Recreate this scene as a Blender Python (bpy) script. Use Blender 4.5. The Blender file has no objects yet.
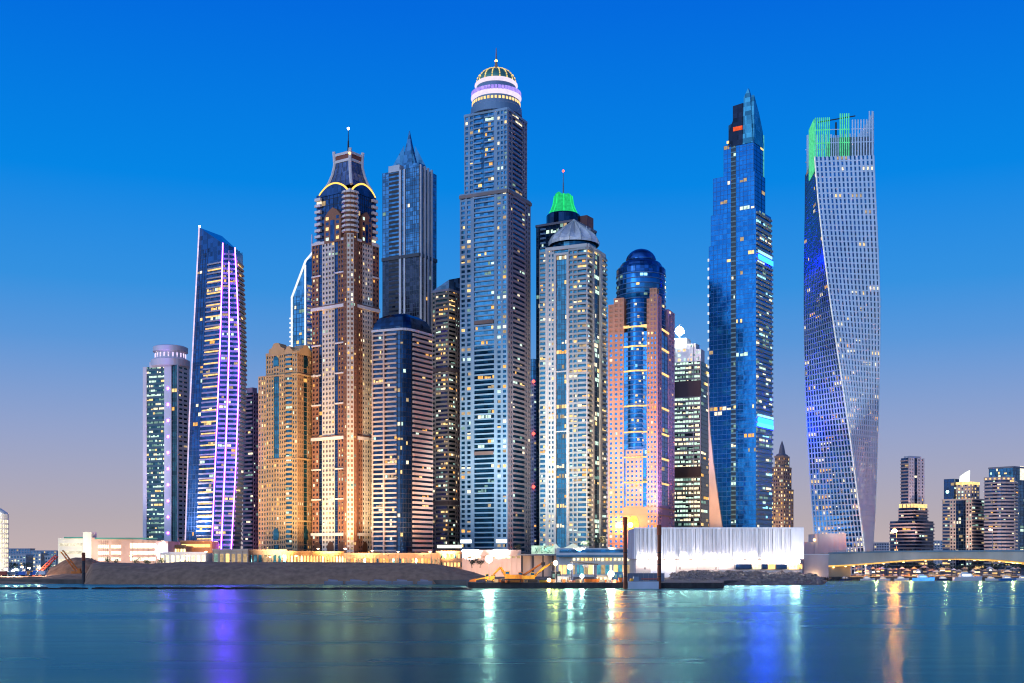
import bpy, math, random
from mathutils import Vector, Matrix

random.seed(7)
sc = bpy.context.scene
COL = sc.collection
F, YH, H = 1212.0, 560.0, 14.5          # focal length in pixels, horizon row, eye height above the water


def X(px, Y): return (px - 512.0) * Y / F
def Z(py, Y): return H - (py - YH) * Y / F
def P2(px, Y): return Vector((X(px, Y), Y))
def s2l(c): return tuple((v / 255 / 12.92) if v / 255 <= .04045 else ((v / 255 + .055) / 1.055) ** 2.4 for v in c)


# ------------------------------------------------------------------ camera
cam = bpy.data.objects.new('camera', bpy.data.cameras.new('camera'))
COL.objects.link(cam)
cam.location = (0, 0, H)
cam.rotation_euler = (math.radians(90), 0, 0)
cam.data.sensor_width = 36
cam.data.lens = F / 1024 * 36
cam.data.shift_y = (YH - 341.5) / 1024
cam.data.clip_start = 1
cam.data.clip_end = 80000
sc.camera = cam

# ------------------------------------------------------------------ dusk sky
SUN_ELEV, SUN_ROT = 1.5, 222.0           # the sun has just gone down behind the camera's left shoulder
w = bpy.data.worlds.new('World')
sc.world = w
w.use_nodes = True
nt = w.node_tree
nt.nodes.clear()
sky = nt.nodes.new('ShaderNodeTexSky')
sky.sky_type = 'NISHITA'
sky.sun_disc = False
sky.sun_elevation = math.radians(SUN_ELEV)
sky.sun_rotation = math.radians(SUN_ROT)
sky.altitude = 0
sky.dust_density = 2.0
sky.ozone_density = 4.0
tc = nt.nodes.new('ShaderNodeTexCoord')
sep = nt.nodes.new('ShaderNodeSeparateXYZ')
nt.links.new(tc.outputs['Generated'], sep.inputs[0])
rmp = nt.nodes.new('ShaderNodeValToRGB')
cr = rmp.color_ramp
stops = [(0.0, (202, 182, 181)), (.033, (186, 175, 183)), (.0985, (153, 167, 207)), (.172, (92, 154, 222)),
         (.215, (54, 148, 228)), (.292, (2, 136, 233)), (.413, (0, 108, 226)), (.7, (2, 72, 175)), (1.0, (4, 52, 130))]
while len(cr.elements) < len(stops): cr.elements.new(.5)
for e, (p, c) in zip(cr.elements, stops):
    e.position = p
    e.color = (*s2l(c), 1)
nt.links.new(sep.outputs['Z'], rmp.inputs[0])
gain = nt.nodes.new('ShaderNodeVectorMath'); gain.operation = 'SCALE'; gain.inputs['Scale'].default_value = 8.8
nt.links.new(rmp.outputs[0], gain.inputs[0])
mixs = nt.nodes.new('ShaderNodeMix'); mixs.data_type = 'RGBA'; mixs.inputs[0].default_value = .9
nt.links.new(sky.outputs[0], mixs.inputs[6])
nt.links.new(gain.outputs[0], mixs.inputs[7])
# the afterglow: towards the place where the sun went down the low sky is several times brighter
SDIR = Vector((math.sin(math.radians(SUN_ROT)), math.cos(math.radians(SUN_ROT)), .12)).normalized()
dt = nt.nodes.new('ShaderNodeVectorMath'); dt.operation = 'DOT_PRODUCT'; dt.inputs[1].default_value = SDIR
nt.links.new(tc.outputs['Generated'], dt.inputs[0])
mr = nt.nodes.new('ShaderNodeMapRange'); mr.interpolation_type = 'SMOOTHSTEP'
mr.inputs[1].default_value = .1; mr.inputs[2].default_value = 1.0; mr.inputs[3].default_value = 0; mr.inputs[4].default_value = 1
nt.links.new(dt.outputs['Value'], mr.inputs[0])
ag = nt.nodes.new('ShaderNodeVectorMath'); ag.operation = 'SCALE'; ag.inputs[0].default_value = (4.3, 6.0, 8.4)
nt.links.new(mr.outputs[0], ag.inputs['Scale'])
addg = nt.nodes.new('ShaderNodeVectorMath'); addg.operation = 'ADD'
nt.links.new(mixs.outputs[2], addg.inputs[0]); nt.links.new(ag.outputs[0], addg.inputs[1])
bg = nt.nodes.new('ShaderNodeBackground')
bg.inputs['Strength'].default_value = .12
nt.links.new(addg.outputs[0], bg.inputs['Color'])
wo = nt.nodes.new('ShaderNodeOutputWorld')
nt.links.new(bg.outputs[0], wo.inputs['Surface'])

sun = bpy.data.objects.new('sun', bpy.data.lights.new('sun', 'SUN'))
COL.objects.link(sun)
sun.data.energy = .34
sun.data.angle = math.radians(25)
sun.data.color = (.86, .92, 1)
a = math.radians(SUN_ROT)
sd = Vector((math.sin(a), math.cos(a), math.tan(math.radians(9))))
sun.rotation_euler = sd.to_track_quat('Z', 'Y').to_euler()

sc.view_settings.view_transform = 'Standard'
sc.view_settings.look = 'None'
sc.view_settings.exposure = 0
sc.view_settings.gamma = 1
sc.render.engine = 'CYCLES'
sc.cycles.use_denoising = True
sc.cycles.filter_width = 1.15
sc.cycles.max_bounces = 5
sc.cycles.diffuse_bounces = 2
sc.cycles.glossy_bounces = 3
sc.cycles.transmission_bounces = 2
sc.cycles.sample_clamp_indirect = 40
sc.cycles.caustics_reflective = False
sc.cycles.caustics_refractive = False

# ------------------------------------------------------------------ materials
MATS = {}


def mat(name, col, rough=.7, metal=0.0, var=.18, scale=.08, spec=.4, fine=0.0):
    """procedural surface: base colour broken up by soft weathering noise"""
    if name in MATS: return MATS[name]
    m = bpy.data.materials.new(name); m.use_nodes = True
    n = m.node_tree; b = n.nodes['Principled BSDF']
    b.inputs['Roughness'].default_value = rough
    b.inputs['Metallic'].default_value = metal
    b.inputs['Specular IOR Level'].default_value = spec
    t = n.nodes.new('ShaderNodeTexCoord')
    mp = n.nodes.new('ShaderNodeMapping'); mp.inputs['Scale'].default_value = (scale, scale, scale * .5)
    ns = n.nodes.new('ShaderNodeTexNoise'); ns.inputs['Scale'].default_value = 1; ns.inputs['Detail'].default_value = 5
    n.links.new(t.outputs['Object'], mp.inputs[0]); n.links.new(mp.outputs[0], ns.inputs['Vector'])
    mr = n.nodes.new('ShaderNodeMapRange'); mr.inputs[3].default_value = 1 - var; mr.inputs[4].default_value = 1 + var
    mr.inputs[1].default_value = .3; mr.inputs[2].default_value = .7
    n.links.new(ns.outputs[0], mr.inputs[0])
    v = n.nodes.new('ShaderNodeVectorMath'); v.operation = 'SCALE'; v.inputs[0].default_value = col
    n.links.new(mr.outputs[0], v.inputs['Scale'])
    n.links.new(v.outputs[0], b.inputs['Base Color'])
    MATS[name] = m
    return m


def glass(name, col, rough=.12, metal=.75, cell=(.3, .3, .27), var=.5):
    """coated facade glass: every pane a slightly different tint and tilt"""
    if name in MATS: return MATS[name]
    m = bpy.data.materials.new(name); m.use_nodes = True
    n = m.node_tree; b = n.nodes['Principled BSDF']
    b.inputs['Metallic'].default_value = metal
    t = n.nodes.new('ShaderNodeTexCoord')
    mp = n.nodes.new('ShaderNodeMapping'); mp.inputs['Scale'].default_value = cell
    fl = n.nodes.new('ShaderNodeVectorMath'); fl.operation = 'FLOOR'
    wn = n.nodes.new('ShaderNodeTexWhiteNoise')
    n.links.new(t.outputs['Object'], mp.inputs[0]); n.links.new(mp.outputs[0], fl.inputs[0]); n.links.new(fl.outputs[0], wn.inputs['Vector'])
    mr = n.nodes.new('ShaderNodeMapRange'); mr.inputs[3].default_value = 1 - var; mr.inputs[4].default_value = 1 + var * .6
    n.links.new(wn.outputs['Value'], mr.inputs[0])
    v = n.nodes.new('ShaderNodeVectorMath'); v.operation = 'SCALE'; v.inputs[0].default_value = col
    n.links.new(mr.outputs[0], v.inputs['Scale']); n.links.new(v.outputs[0], b.inputs['Base Color'])
    mr2 = n.nodes.new('ShaderNodeMapRange'); mr2.inputs[3].default_value = rough * .6; mr2.inputs[4].default_value = rough * 1.7
    n.links.new(wn.outputs['Value'], mr2.inputs[0]); n.links.new(mr2.outputs[0], b.inputs['Roughness'])
    ns = n.nodes.new('ShaderNodeTexNoise'); ns.inputs['Scale'].default_value = .12
    n.links.new(t.outputs['Object'], ns.inputs['Vector'])
    bp = n.nodes.new('ShaderNodeBump'); bp.inputs['Strength'].default_value = .25; bp.inputs['Distance'].default_value = .6
    n.links.new(ns.outputs[0], bp.inputs['Height']); n.links.new(bp.outputs[0], b.inputs['Normal'])
    MATS[name] = m
    return m


def glow(name, col, strength, sample=False, var=.35):
    """a thing that gives off light; strength varies a little over its surface"""
    if name in MATS: return MATS[name]
    m = bpy.data.materials.new(name); m.use_nodes = True
    n = m.node_tree; n.nodes.remove(n.nodes['Principled BSDF'])
    e = n.nodes.new('ShaderNodeEmission'); e.inputs[0].default_value = (*col, 1)
    t = n.nodes.new('ShaderNodeTexCoord')
    ns = n.nodes.new('ShaderNodeTexNoise'); ns.inputs['Scale'].default_value = .45; ns.inputs['Detail'].default_value = 3
    n.links.new(t.outputs['Object'], ns.inputs['Vector'])
    mr = n.nodes.new('ShaderNodeMapRange'); mr.inputs[1].default_value = .3; mr.inputs[2].default_value = .7
    mr.inputs[3].default_value = strength * (1 - var); mr.inputs[4].default_value = strength * (1 + var)
    n.links.new(ns.outputs[0], mr.inputs[0]); n.links.new(mr.outputs[0], e.inputs[1])
    n.links.new(e.outputs[0], n.nodes['Material Output'].inputs['Surface'])
    m.cycles.emission_sampling = 'FRONT_BACK' if sample else 'NONE'
    MATS[name] = m
    return m


WARM = glow('lit_room_warm', (1, .66, .26), 1.5)
WARM2 = glow('lit_room_amber', (1, .48, .12), 1.3)
PALE = glow('lit_room_pale', (1, .86, .58), 1.5)
COOL = glow('lit_room_cool', (.72, 1, .82), 1.2)
DIMW = glow('lit_room_dim', (1, .7, .38), .55)
DIMC = glow('lit_room_dim_green', (.5, .85, .72), .45)
LITS_W = [WARM, WARM, PALE, WARM2, DIMW, DIMW, COOL]
LITS_C = [COOL, COOL, PALE, WARM, DIMC, DIMC]
LITS_M = [WARM, PALE, COOL, DIMW, DIMC, DIMW, WARM2]
WARMBAND = glow('warm_band_light', (1, .58, .22), 1.6)
WHITE_LAMP = glow('white_lamp', (1, .97, .9), 14, True, .1)
WARM_LAMP = glow('warm_lamp', (1, .62, .22), 14, True, .1)
ORANGE_LAMP = glow('orange_lamp', (1, .36, .05), 14, True, .1)
RED_LAMP = glow('red_lamp', (1, .06, .04), 6, False, .1)
PURPLE_LED = glow('purple_led', (.28, .03, 1), 100, True, .1)
VIOLET_LED = glow('violet_led', (.46, .10, 1), 18, False, .1)
BLUE_LED = glow('blue_led', (.001, .01, 1), 110, True, .1)
CYAN_LED = glow('cyan_led', (.3, .75, 1), 2.0, True, .1)
GREEN_RIB_GLOW = glow('green_rib_glow', (.02, .85, .22), 1.1, True, .2)
GREEN_SOFT = glow('green_wash', (.02, .62, .2), .95, True, .25)
WHITE_LED = glow('white_led', (.95, .96, 1), 1.6, False, .1)
PINK_RING = glow('pink_ring_light', (.92, .8, 1), 1.05, True, .1)

STEEL = mat('grey_steel', (.22, .23, .25), .5, .6)
MUL = mat('dark_mullion', (.06, .085, .12), .5, .3)
DARK = mat('dark_metal', (.03, .03, .035), .5, .3)
RUST = mat('rusty_steel', (.16, .05, .025), .85)
CONC = mat('pale_concrete', (.42, .40, .37), .85)
WHITE = mat('white_paint', (.78, .78, .78), .6, var=.08)


# ------------------------------------------------------------------ mesh helpers
class MB:
    def __init__(s): s.v = []; s.f = []; s.mi = []
    def quadbox(s, c8, mi=0):
        b = len(s.v); s.v += [tuple(c) for c in c8]
        for q in ((0, 3, 2, 1), (4, 5, 6, 7), (0, 1, 5, 4), (1, 2, 6, 5), (2, 3, 7, 6), (3, 0, 4, 7)):
            s.f.append(tuple(b + i for i in q)); s.mi.append(mi)
    def box(s, cx, cy, cz, sx, sy, sz, rz=0, mi=0):
        """centre x, y, BOTTOM z, full sizes"""
        c, n = math.cos(rz), math.sin(rz); o = []
        for z in (cz, cz + sz):
            for (dx, dy) in ((-1, -1), (1, -1), (1, 1), (-1, 1)):
                x, y = dx * sx / 2, dy * sy / 2
                o.append((cx + x * c - y * n, cy + x * n + y * c, z))
        s.quadbox(o, mi)
    def prism(s, pts, z0, z1, mi=0, top=None):
        """pts 2D ring; z1 number or list; top = other ring for the top"""
        n = len(pts); b = len(s.v)
        zt = z1 if isinstance(z1, (list, tuple)) else [z1] * n
        tp = top or pts
        s.v += [(p[0], p[1], z0) for p in pts] + [(p[0], p[1], z) for p, z in zip(tp, zt)]
        for i in range(n):
            j = (i + 1) % n; s.f.append((b + i, b + j, b + n + j, b + n + i)); s.mi.append(mi)
        s.f.append(tuple(b + i for i in reversed(range(n)))); s.f.append(tuple(b + n + i for i in range(n))); s.mi += [mi, mi]
    def bar(s, p, q, r, mi=0, n=6, r2=None):
        p, q = Vector(p), Vector(q); d = (q - p).normalized()
        u = d.orthogonal().normalized(); w_ = d.cross(u); b = len(s.v); r2 = r if r2 is None else r2
        for (c, rr) in ((p, r), (q, r2)):
            for i in range(n):
                t = 2 * math.pi * (i + .5) / n; s.v.append(tuple(c + u * rr * math.cos(t) + w_ * rr * math.sin(t)))
        for i in range(n):
            j = (i + 1) % n; s.f.append((b + i, b + j, b + n + j, b + n + i)); s.mi.append(mi)
        s.f.append(tuple(b + i for i in reversed(range(n)))); s.f.append(tuple(b + n + i for i in range(n))); s.mi += [mi, mi]
    def lathe(s, cx, cy, prof, n=28, mi=0):
        """prof = [(r, z)...] from bottom to top, closed with caps"""
        b = len(s.v)
        for (r, z) in prof:
            for i in range(n):
                t = 2 * math.pi * i / n; s.v.append((cx + r * math.cos(t), cy + r * math.sin(t), z))
        for k in range(len(prof) - 1):
            for i in range(n):
                j = (i + 1) % n
                s.f.append((b + k * n + i, b + k * n + j, b + (k + 1) * n + j, b + (k + 1) * n + i)); s.mi.append(mi)
        s.f.append(tuple(b + i for i in reversed(range(n)))); s.mi.append(mi)
        s.f.append(tuple(b + (len(prof) - 1) * n + i for i in range(n))); s.mi.append(mi)
    def ball(s, c, r, mi=0, n=10, sq=(1, 1, 1)):
        prof = [(max(.02, math.cos(t)) * r, math.sin(t) * r) for t in [-math.pi / 2 + math.pi * k / 6 for k in range(7)]]
        b = len(s.v); s.lathe(0, 0, prof, n, mi)
        s.v[b:] = [(x * sq[0] + c[0], y * sq[1] + c[1], z * sq[2] + c[2]) for (x, y, z) in s.v[b:]]
    def build(s, name, mats, parent=None, origin=(0, 0, 0), smooth=False):
        if not s.v: return None
        me = bpy.data.meshes.new(name)
        ox, oy, oz = origin
        me.from_pydata([(x - ox, y - oy, z - oz) for (x, y, z) in s.v], [], s.f)
        for m in (mats if isinstance(mats, (list, tuple)) else [mats]): me.materials.append(m)
        if any(s.mi): me.polygons.foreach_set('material_index', s.mi)
        if smooth: me.polygons.foreach_set('use_smooth', [True] * len(me.polygons))
        me.update()
        o = bpy.data.objects.new(name, me); COL.objects.link(o)
        if parent is not None: o.parent = parent
        return o


def tag(o, label=None, cat=None, group=None, kind=None):
    if label: o['label'] = label
    if cat: o['category'] = cat
    if group: o['group'] = group
    if kind: o['kind'] = kind
    return o


SPLIT = {'cornice', 'gallery_light', 'brown_band', 'dark_storey', 'window_strip', 'parapet', 'window_band', 'terrace_light', 'light_sign', 'louvre_band',
         'warm_light_band', 'entrance_light', 'crown_light', 'balcony_light', 'roof_block', 'arched_window', 'gable', 'stepped_wing', 'roof_step',
         'column', 'ribbon_window', 'panel_joint', 'ceiling_lamp', 'tent_roof', 'base_arch', 'red_lamp', 'wall_lamp', 'gabled_bay', 'arched_gable',
         'spire_fin', 'tent_finial', 'sign_letter', 'soffit_lamp', 'wheel', 'canopy', 'edge_strip', 'crown_panel', 'white_panel', 'roof_edge', 'lantern_opening', 'window_bay'}
SUBS = {'lower_ring': ('drum',), 'upper_ring': ('drum',), 'ring_fin': ('drum',), 'gallery_light': ('drum',), 'dome_rib': ('dome',), 'mast_ball': ('mast',),
        'beacon_lamp': ('mast',), 'lantern_opening': ('roof_lantern',), 'lantern_lamp': ('roof_lantern',), 'glazing_bar': ('flared_roof',), 'arch_light': ('arched_gable',),
        'roof_rim': ('crown',), 'cylinder_ring': ('glass_cylinder',), 'roof_lamp': ('roof_pole',), 'cab_window': ('cab',), 'stick': ('boom',), 'hydraulic_ram': ('boom',),
        'sign_letter': ('sign_board',), 'canopy_edge': ('canopy',), 'ceiling_lamp': ('canopy',), 'soffit_lamp': ('soffit',), 'windscreen': ('cab',), 'lens': ('housing',),
        'cabin_window': ('cabin',), 'flybridge': ('cabin',), 'coping': ('wall',), 'crown_light': ('crown',), 'roof_crane': ('roof_block',), 'tent_finial': ('tent_roof',),
        'window_band': ('wall_none',), 'collar': ('shaft',), 'weld_ring': ('shaft',), 'roof_rib': ('green_roof', 'flared_roof'), 'cable': ('hoist',)}


def split_islands(b):
    par = list(range(len(b.v)))
    def find(i):
        while par[i] != i: par[i] = par[par[i]]; i = par[i]
        return i
    for f in b.f:
        r = find(f[0])
        for i in f[1:]: par[find(i)] = r
    groups = {}
    for f, mi in zip(b.f, b.mi): groups.setdefault(find(f[0]), []).append((f, mi))
    out = []
    for fs in groups.values():
        k = MB(); mp_ = {}
        for f, mi in fs:
            nf = []
            for i in f:
                if i not in mp_: mp_[i] = len(k.v); k.v.append(b.v[i])
                nf.append(mp_[i])
            k.f.append(tuple(nf)); k.mi.append(mi)
        out.append(k)
    return out


class Thing:
    """an Empty at the thing's base and the parts that hang from it; parts are built in world coordinates"""
    def __init__(s, name, label, cat, loc, group=None):
        s.e = bpy.data.objects.new(name, None); COL.objects.link(s.e)
        s.loc = tuple(loc); s.e.location = loc
        tag(s.e, label, cat, group)
        s.mbs = {}; s.reps = {}
    def mb(s, part, m):
        if part not in s.mbs: s.mbs[part] = (MB(), [m])
        b, ms = s.mbs[part]
        if m not in ms: ms.append(m)
        b.cur = ms.index(m)
        return b
    def rep(s, part, c8, m):
        s.reps.setdefault(part, []).append((c8, m))
    def finish(s, cap=100, smooth=()):
        out = {}
        for key, (b, ms) in s.mbs.items():
            part = key.split('#')[0]
            pieces = split_islands(b) if part in SPLIT else [b]
            if len(pieces) > 90: pieces = [b]
            for k in pieces:
                o = k.build(part, ms, s.e, s.loc, part in smooth)
                out.setdefault(part, o)
                if o is not None and part in SUBS: s.kids = getattr(s, 'kids', []) + [(o, part)]
        for part, lst in s.reps.items():
            def area(it):
                c = it[0]; return -(Vector(c[1]) - Vector(c[0])).length * (Vector(c[4]) - Vector(c[0])).length
            lst = sorted(lst, key=area)
            for c8, m in lst[:cap]:
                k = MB(); k.quadbox(c8); o = k.build(part, m, s.e, s.loc)
                if part in SUBS: s.kids = getattr(s, 'kids', []) + [(o, part)]
            rest = lst[cap:]
            if rest:
                k = MB(); ms = []
                for c8, m in rest:
                    if m not in ms: ms.append(m)
                    k.quadbox(c8, ms.index(m))
                o = k.build(part, ms, s.e, s.loc); o['kind'] = 'stuff'
        for o, part in getattr(s, 'kids', []):          # a part of a part hangs from that part
            for pn in SUBS[part]:
                if out.get(pn) is not None: o.parent = out[pn]; break
        s.out = out
        return s.e


# ------------------------------------------------------------------ facade system
class Face:
    """a wall plane between two upright (or leaning) edges; p0 to p1 runs left to right seen from outside"""
    def __init__(s, p0, p1, straight=True):
        s.p0 = p0 if callable(p0) else (lambda z, p=p0: p)
        s.p1 = p1 if callable(p1) else (lambda z, p=p1: p)
        s.straight = straight
    def at(s, u, z, d):
        a, b = s.p0(z), s.p1(z); e = b - a; n = Vector((e.y, -e.x)).normalized()
        p = a + e * u + n * d
        return (p.x, p.y, z)
    def width(s, z=0): return (s.p1(z) - s.p0(z)).length
    def front(s, z=60):
        a, b = s.p0(z), s.p1(z); e = b - a; n = Vector((e.y, -e.x)); return n.dot(-(a + b) / 2) > 0
    def c8(s, u0, u1, z0, z1, d0, d1):
        at = s.at
        return [at(u0, z0, d1), at(u1, z0, d1), at(u1, z0, d0), at(u0, z0, d0), at(u0, z1, d1), at(u1, z1, d1), at(u1, z1, d0), at(u0, z1, d0)]
    def put(s, b, u0, u1, z0, z1, d0, d1, seg=12.0):
        n = 1 if s.straight else max(1, round((z1 - z0) / seg))
        for i in range(n):
            b.quadbox(s.c8(u0, u1, z0 + (z1 - z0) * i / n, z0 + (z1 - z0) * (i + 1) / n, d0, d1), b.cur)


def lit_cells(t, F_, u0, u1, cols, z0, f, nfl, p, lits, d=(.02, .1), wz=(.2, .8), wu=(.1, .9), run=.35, part='window', rowp=0):
    if p <= 0 or not F_.front(z0 + nfl * f / 2): return
    p = min(.9, p * 1.45)
    for j in range(nfl):
        i = 0
        rp = 1 if (rowp and random.random() < rowp) else p
        while i < cols:
            if random.random() < rp:
                k = 1
                while i + k < cols and random.random() < run: k += 1
                m = random.choice(lits)
                for q in range(i, i + k):
                    a = u0 + (u1 - u0) * (q + wu[0]) / cols; b = u0 + (u1 - u0) * (q + wu[1]) / cols
                    za, zb = z0 + f * (j + wz[0]), z0 + f * (j + wz[1])
                    r_ = random.random()              # blinds half down, curtains half drawn
                    if r_ < .22: zb = za + (zb - za) * random.uniform(.45, .8)
                    elif r_ < .38: b = a + (b - a) * random.uniform(.45, .8)
                    elif r_ < .5: a = a + (b - a) * random.uniform(.2, .5)
                    t.rep(part, F_.c8(a, b, za, zb, d[0], d[1]), m if random.random() < .85 else random.choice(lits))
                i += k
            else: i += 1


def strip(t, F_, u0, u1, z0, z1, typ, fh=3.8, n=2, p=.08, wall=None, lits=LITS_M, ww=.55, wh=.55, d=.6, bh=.36, bd=1.3, bm=None,
          mull=None, seg=None, run=.35, bpart='balcony', rowp=0, vn=None, bstep=1):
    nfl = max(1, round((z1 - z0) / fh)); f = (z1 - z0) / nfl
    seg = seg or 12.0
    if typ == 'solid':
        F_.put(t.mb('wall', wall), u0, u1, z0, z1, -.3, d, seg)
    elif typ == 'punch':
        b = t.mb('wall', wall); cw = (u1 - u0) / n
        for i in range(n + 1):
            a0 = u0 + cw * (i - (1 - ww) / 2) if i > 0 else u0
            a1 = u0 + cw * (i + (1 - ww) / 2) if i < n else u1
            F_.put(b, a0, a1, z0, z1, -.3, d, seg)
        for j in range(nfl + 1):
            za = z0 + f * (j - (1 - wh) / 2) if j > 0 else z0
            zb = z0 + f * (j + (1 - wh) / 2) if j < nfl else z1
            F_.put(b, u0 + .0005, u1 - .0005, za, zb, -.25, d - .06, 1e9)
        lit_cells(t, F_, u0, u1, n, z0, f, nfl, p, lits, wz=((1 - wh) / 2, 1 - (1 - wh) / 2), wu=((1 - ww) / 2, 1 - (1 - ww) / 2), run=run * .5)
    elif typ == 'balc':
        for j in range(0, nfl, bstep):
            t.rep(bpart, F_.c8(u0, u1, z0 + f * j, z0 + f * (j + bh), -.2, bd), bm or wall)
        if vn:
            b = t.mb('wall', wall)
            for i in range(vn + 1):
                u = u0 + (u1 - u0) * i / vn; h = .35 / max(1, F_.width(z0))
                F_.put(b, u - h, u + h, z0, z1, -.2, bd * .8, seg)
        lit_cells(t, F_, u0, u1, n, z0, f, nfl, p, lits, wz=(bh + .06, .93), wu=(.06, .94), run=run, rowp=rowp)
    elif typ == 'glass':
        b = t.mb('mullion', mull or MUL)
        W = F_.width(z0)
        for j in range(nfl + 1):
            z = z0 + f * j; F_.put(b, u0, u1, max(z0, z - .16), min(z1, z + .16), -.1, .14, 1e9)
        for i in range(n + 1):
            u = u0 + (u1 - u0) * i / n; h = .09 / W
            F_.put(b, u - h, u + h, z0, z1, -.1, .2, seg)
        lit_cells(t, F_, u0, u1, n, z0, f, nfl, p, lits, wz=(.14, .86), wu=(.08, .92), run=run, rowp=rowp)


def rect(pl, pm, pr, Y, th):
    """plan of a rectangular tower whose near corner stands on pixel column pm; left and right corners on pl and pr"""
    th = math.radians(th); tl = (pl - 512) / F; tr = (pr - 512) / F; Y0 = Y
    for _ in range(3):                        # the middle of the main front stands at depth Y0
        M = P2(pm, Y); a = (M.x - tl * Y) / (math.cos(th) + tl * math.sin(th)); Y = Y0 - a * math.sin(th) / 2
    M = P2(pm, Y); a = (M.x - tl * Y) / (math.cos(th) + tl * math.sin(th))
    b = (tr * Y - M.x) / (math.sin(th) - tr * math.cos(th))
    L = M + Vector((-math.cos(th), math.sin(th))) * a
    R = M + Vector((math.sin(th), math.cos(th))) * b
    return L, M, R, L + R - M


def ushare(F_, px):
    """fraction along a straight face at which pixel column px falls"""
    a, b = F_.p0(60), F_.p1(60); t = (px - 512) / F; e = b - a
    return max(0, min(1, (t * a.y - a.x) / (e.x - t * e.y)))


def shaft(t, pl, pm, pr, Y, th, y1, y0, left, right, core, fh=3.8, roof=None, part='glazing', back=None):
    """one storey stack: core prism plus facade strips given in pixel columns"""
    L, M, R, B = rect(pl, pm, pr, Y, th)
    z0, z1 = (Z(y0, Y) if y0 is not None else 4.0), Z(y1, Y)
    t.mb(part, core).prism([L, M, R, B], z0, z1, t.mb(part, core).cur)
    for Fc, spec in ((Face(L, M), left), (Face(M, R), right)):
        for s in spec:
            k = dict(s[3]) if len(s) > 3 else {}
            k.setdefault('fh', fh)
            a = z0 if 'yb' not in k else Z(k.pop('yb'), Y)
            b = z1 if 'yt' not in k else Z(k.pop('yt'), Y)
            strip(t, Fc, ushare(Fc, s[0]), ushare(Fc, s[1]), a, b, s[2], **k)
    if back:                                   # plain rear walls
        for Fc in (Face(R, B), Face(B, L)):
            strip(t, Fc, 0, 1, z0, z1, 'punch', fh=fh, n=5, p=0, wall=back)
    if roof:
        b = t.mb('parapet', roof); e = 1.0
        for Fc in (Face(L, M), Face(M, R), Face(R, B), Face(B, L)):
            Fc.put(b, -.004, 1.004, z1 - .5, z1 + 1.4, -.6, .85)
    return L, M, R, B, z0, z1


def mast(t, px, Y, ytop, ybot, r=.6, lamp=None, part='mast', m=STEEL):
    b = t.mb(part, m); x = X(px, Y); zb, zt = Z(ybot, Y), Z(ytop, Y)
    zm = zb + (zt - zb) * .55
    b.bar((x, Y, zb), (x, Y, zm), r, b.cur, 8, r * .75); b.bar((x, Y, zm), (x, Y, zt), r * .5, b.cur, 6, r * .2)
    if lamp:
        k = t.mb('beacon_lamp', lamp); k.ball((x, Y, zt + .6), 1.0, k.cur)


def spot(parent, loc, target, energy, col, deg=60, blend=.6, rad=1.2):
    l = bpy.data.lights.new('flood_beam', 'SPOT'); l.energy = energy; l.color = col
    l.spot_size = math.radians(deg); l.spot_blend = blend; l.shadow_soft_size = rad
    o = bpy.data.objects.new('flood_beam', l); COL.objects.link(o)
    o.parent = parent
    o.location = Vector(loc) - parent.location
    o.rotation_euler = (Vector(target) - Vector(loc)).to_track_quat('-Z', 'Y').to_euler()
    return o

# ------------------------------------------------------------------ ground and water
def sheet(name, pts, z, m, thick=None):
    b = MB()
    if thick: b.prism(pts, z - thick, z)
    else:
        b.v = [(p[0], p[1], z) for p in pts]; b.f = [tuple(range(len(pts)))]; b.mi = [0]
    return tag(b.build(name, m), kind='structure')


wm = bpy.data.materials.new('harbour_water'); wm.use_nodes = True
n = wm.node_tree; n.nodes.remove(n.nodes['Principled BSDF'])
dif = n.nodes.new('ShaderNodeBsdfDiffuse'); dif.inputs[0].default_value = (.001, .040, .046, 1)
gls = n.nodes.new('ShaderNodeBsdfGlossy'); gls.distribution = 'GGX'; gls.inputs['Color'].default_value = (.28, .66, .61, 1)
fre = n.nodes.new('ShaderNodeFresnel'); fre.inputs[0].default_value = 1.33
mxs = n.nodes.new('ShaderNodeMixShader')
gl2 = n.nodes.new('ShaderNodeBsdfGlossy'); gl2.distribution = 'GGX'; gl2.inputs['Color'].default_value = (.28, .66, .61, 1); gl2.inputs['Roughness'].default_value = .43
mxg = n.nodes.new('ShaderNodeMixShader'); mxg.inputs[0].default_value = .16
n.links.new(gls.outputs[0], mxg.inputs[1]); n.links.new(gl2.outputs[0], mxg.inputs[2])
n.links.new(fre.outputs[0], mxs.inputs[0]); n.links.new(dif.outputs[0], mxs.inputs[1]); n.links.new(mxg.outputs[0], mxs.inputs[2])
n.links.new(mxs.outputs[0], n.nodes['Material Output'].inputs['Surface'])
t = n.nodes.new('ShaderNodeTexCoord')
mp = n.nodes.new('ShaderNodeMapping'); mp.inputs['Scale'].default_value = (.035, .12, 1)
ns = n.nodes.new('ShaderNodeTexNoise'); ns.inputs['Scale'].default_value = 1; ns.inputs['Detail'].default_value = 4; ns.inputs['Distortion'].default_value = .4
n.links.new(t.outputs['Object'], mp.inputs[0]); n.links.new(mp.outputs[0], ns.inputs['Vector'])
bp = n.nodes.new('ShaderNodeBump'); bp.inputs['Strength'].default_value = .2; bp.inputs['Distance'].default_value = .5
n.links.new(ns.outputs[0], bp.inputs['Height']); n.links.new(bp.outputs[0], gls.inputs['Normal'])
n.links.new(bp.outputs[0], fre.inputs['Normal'])
mp2 = n.nodes.new('ShaderNodeMapping'); mp2.inputs['Scale'].default_value = (.006, .022, 1)
ns2 = n.nodes.new('ShaderNodeTexNoise'); ns2.inputs['Scale'].default_value = 1; ns2.inputs['Detail'].default_value = 5
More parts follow.
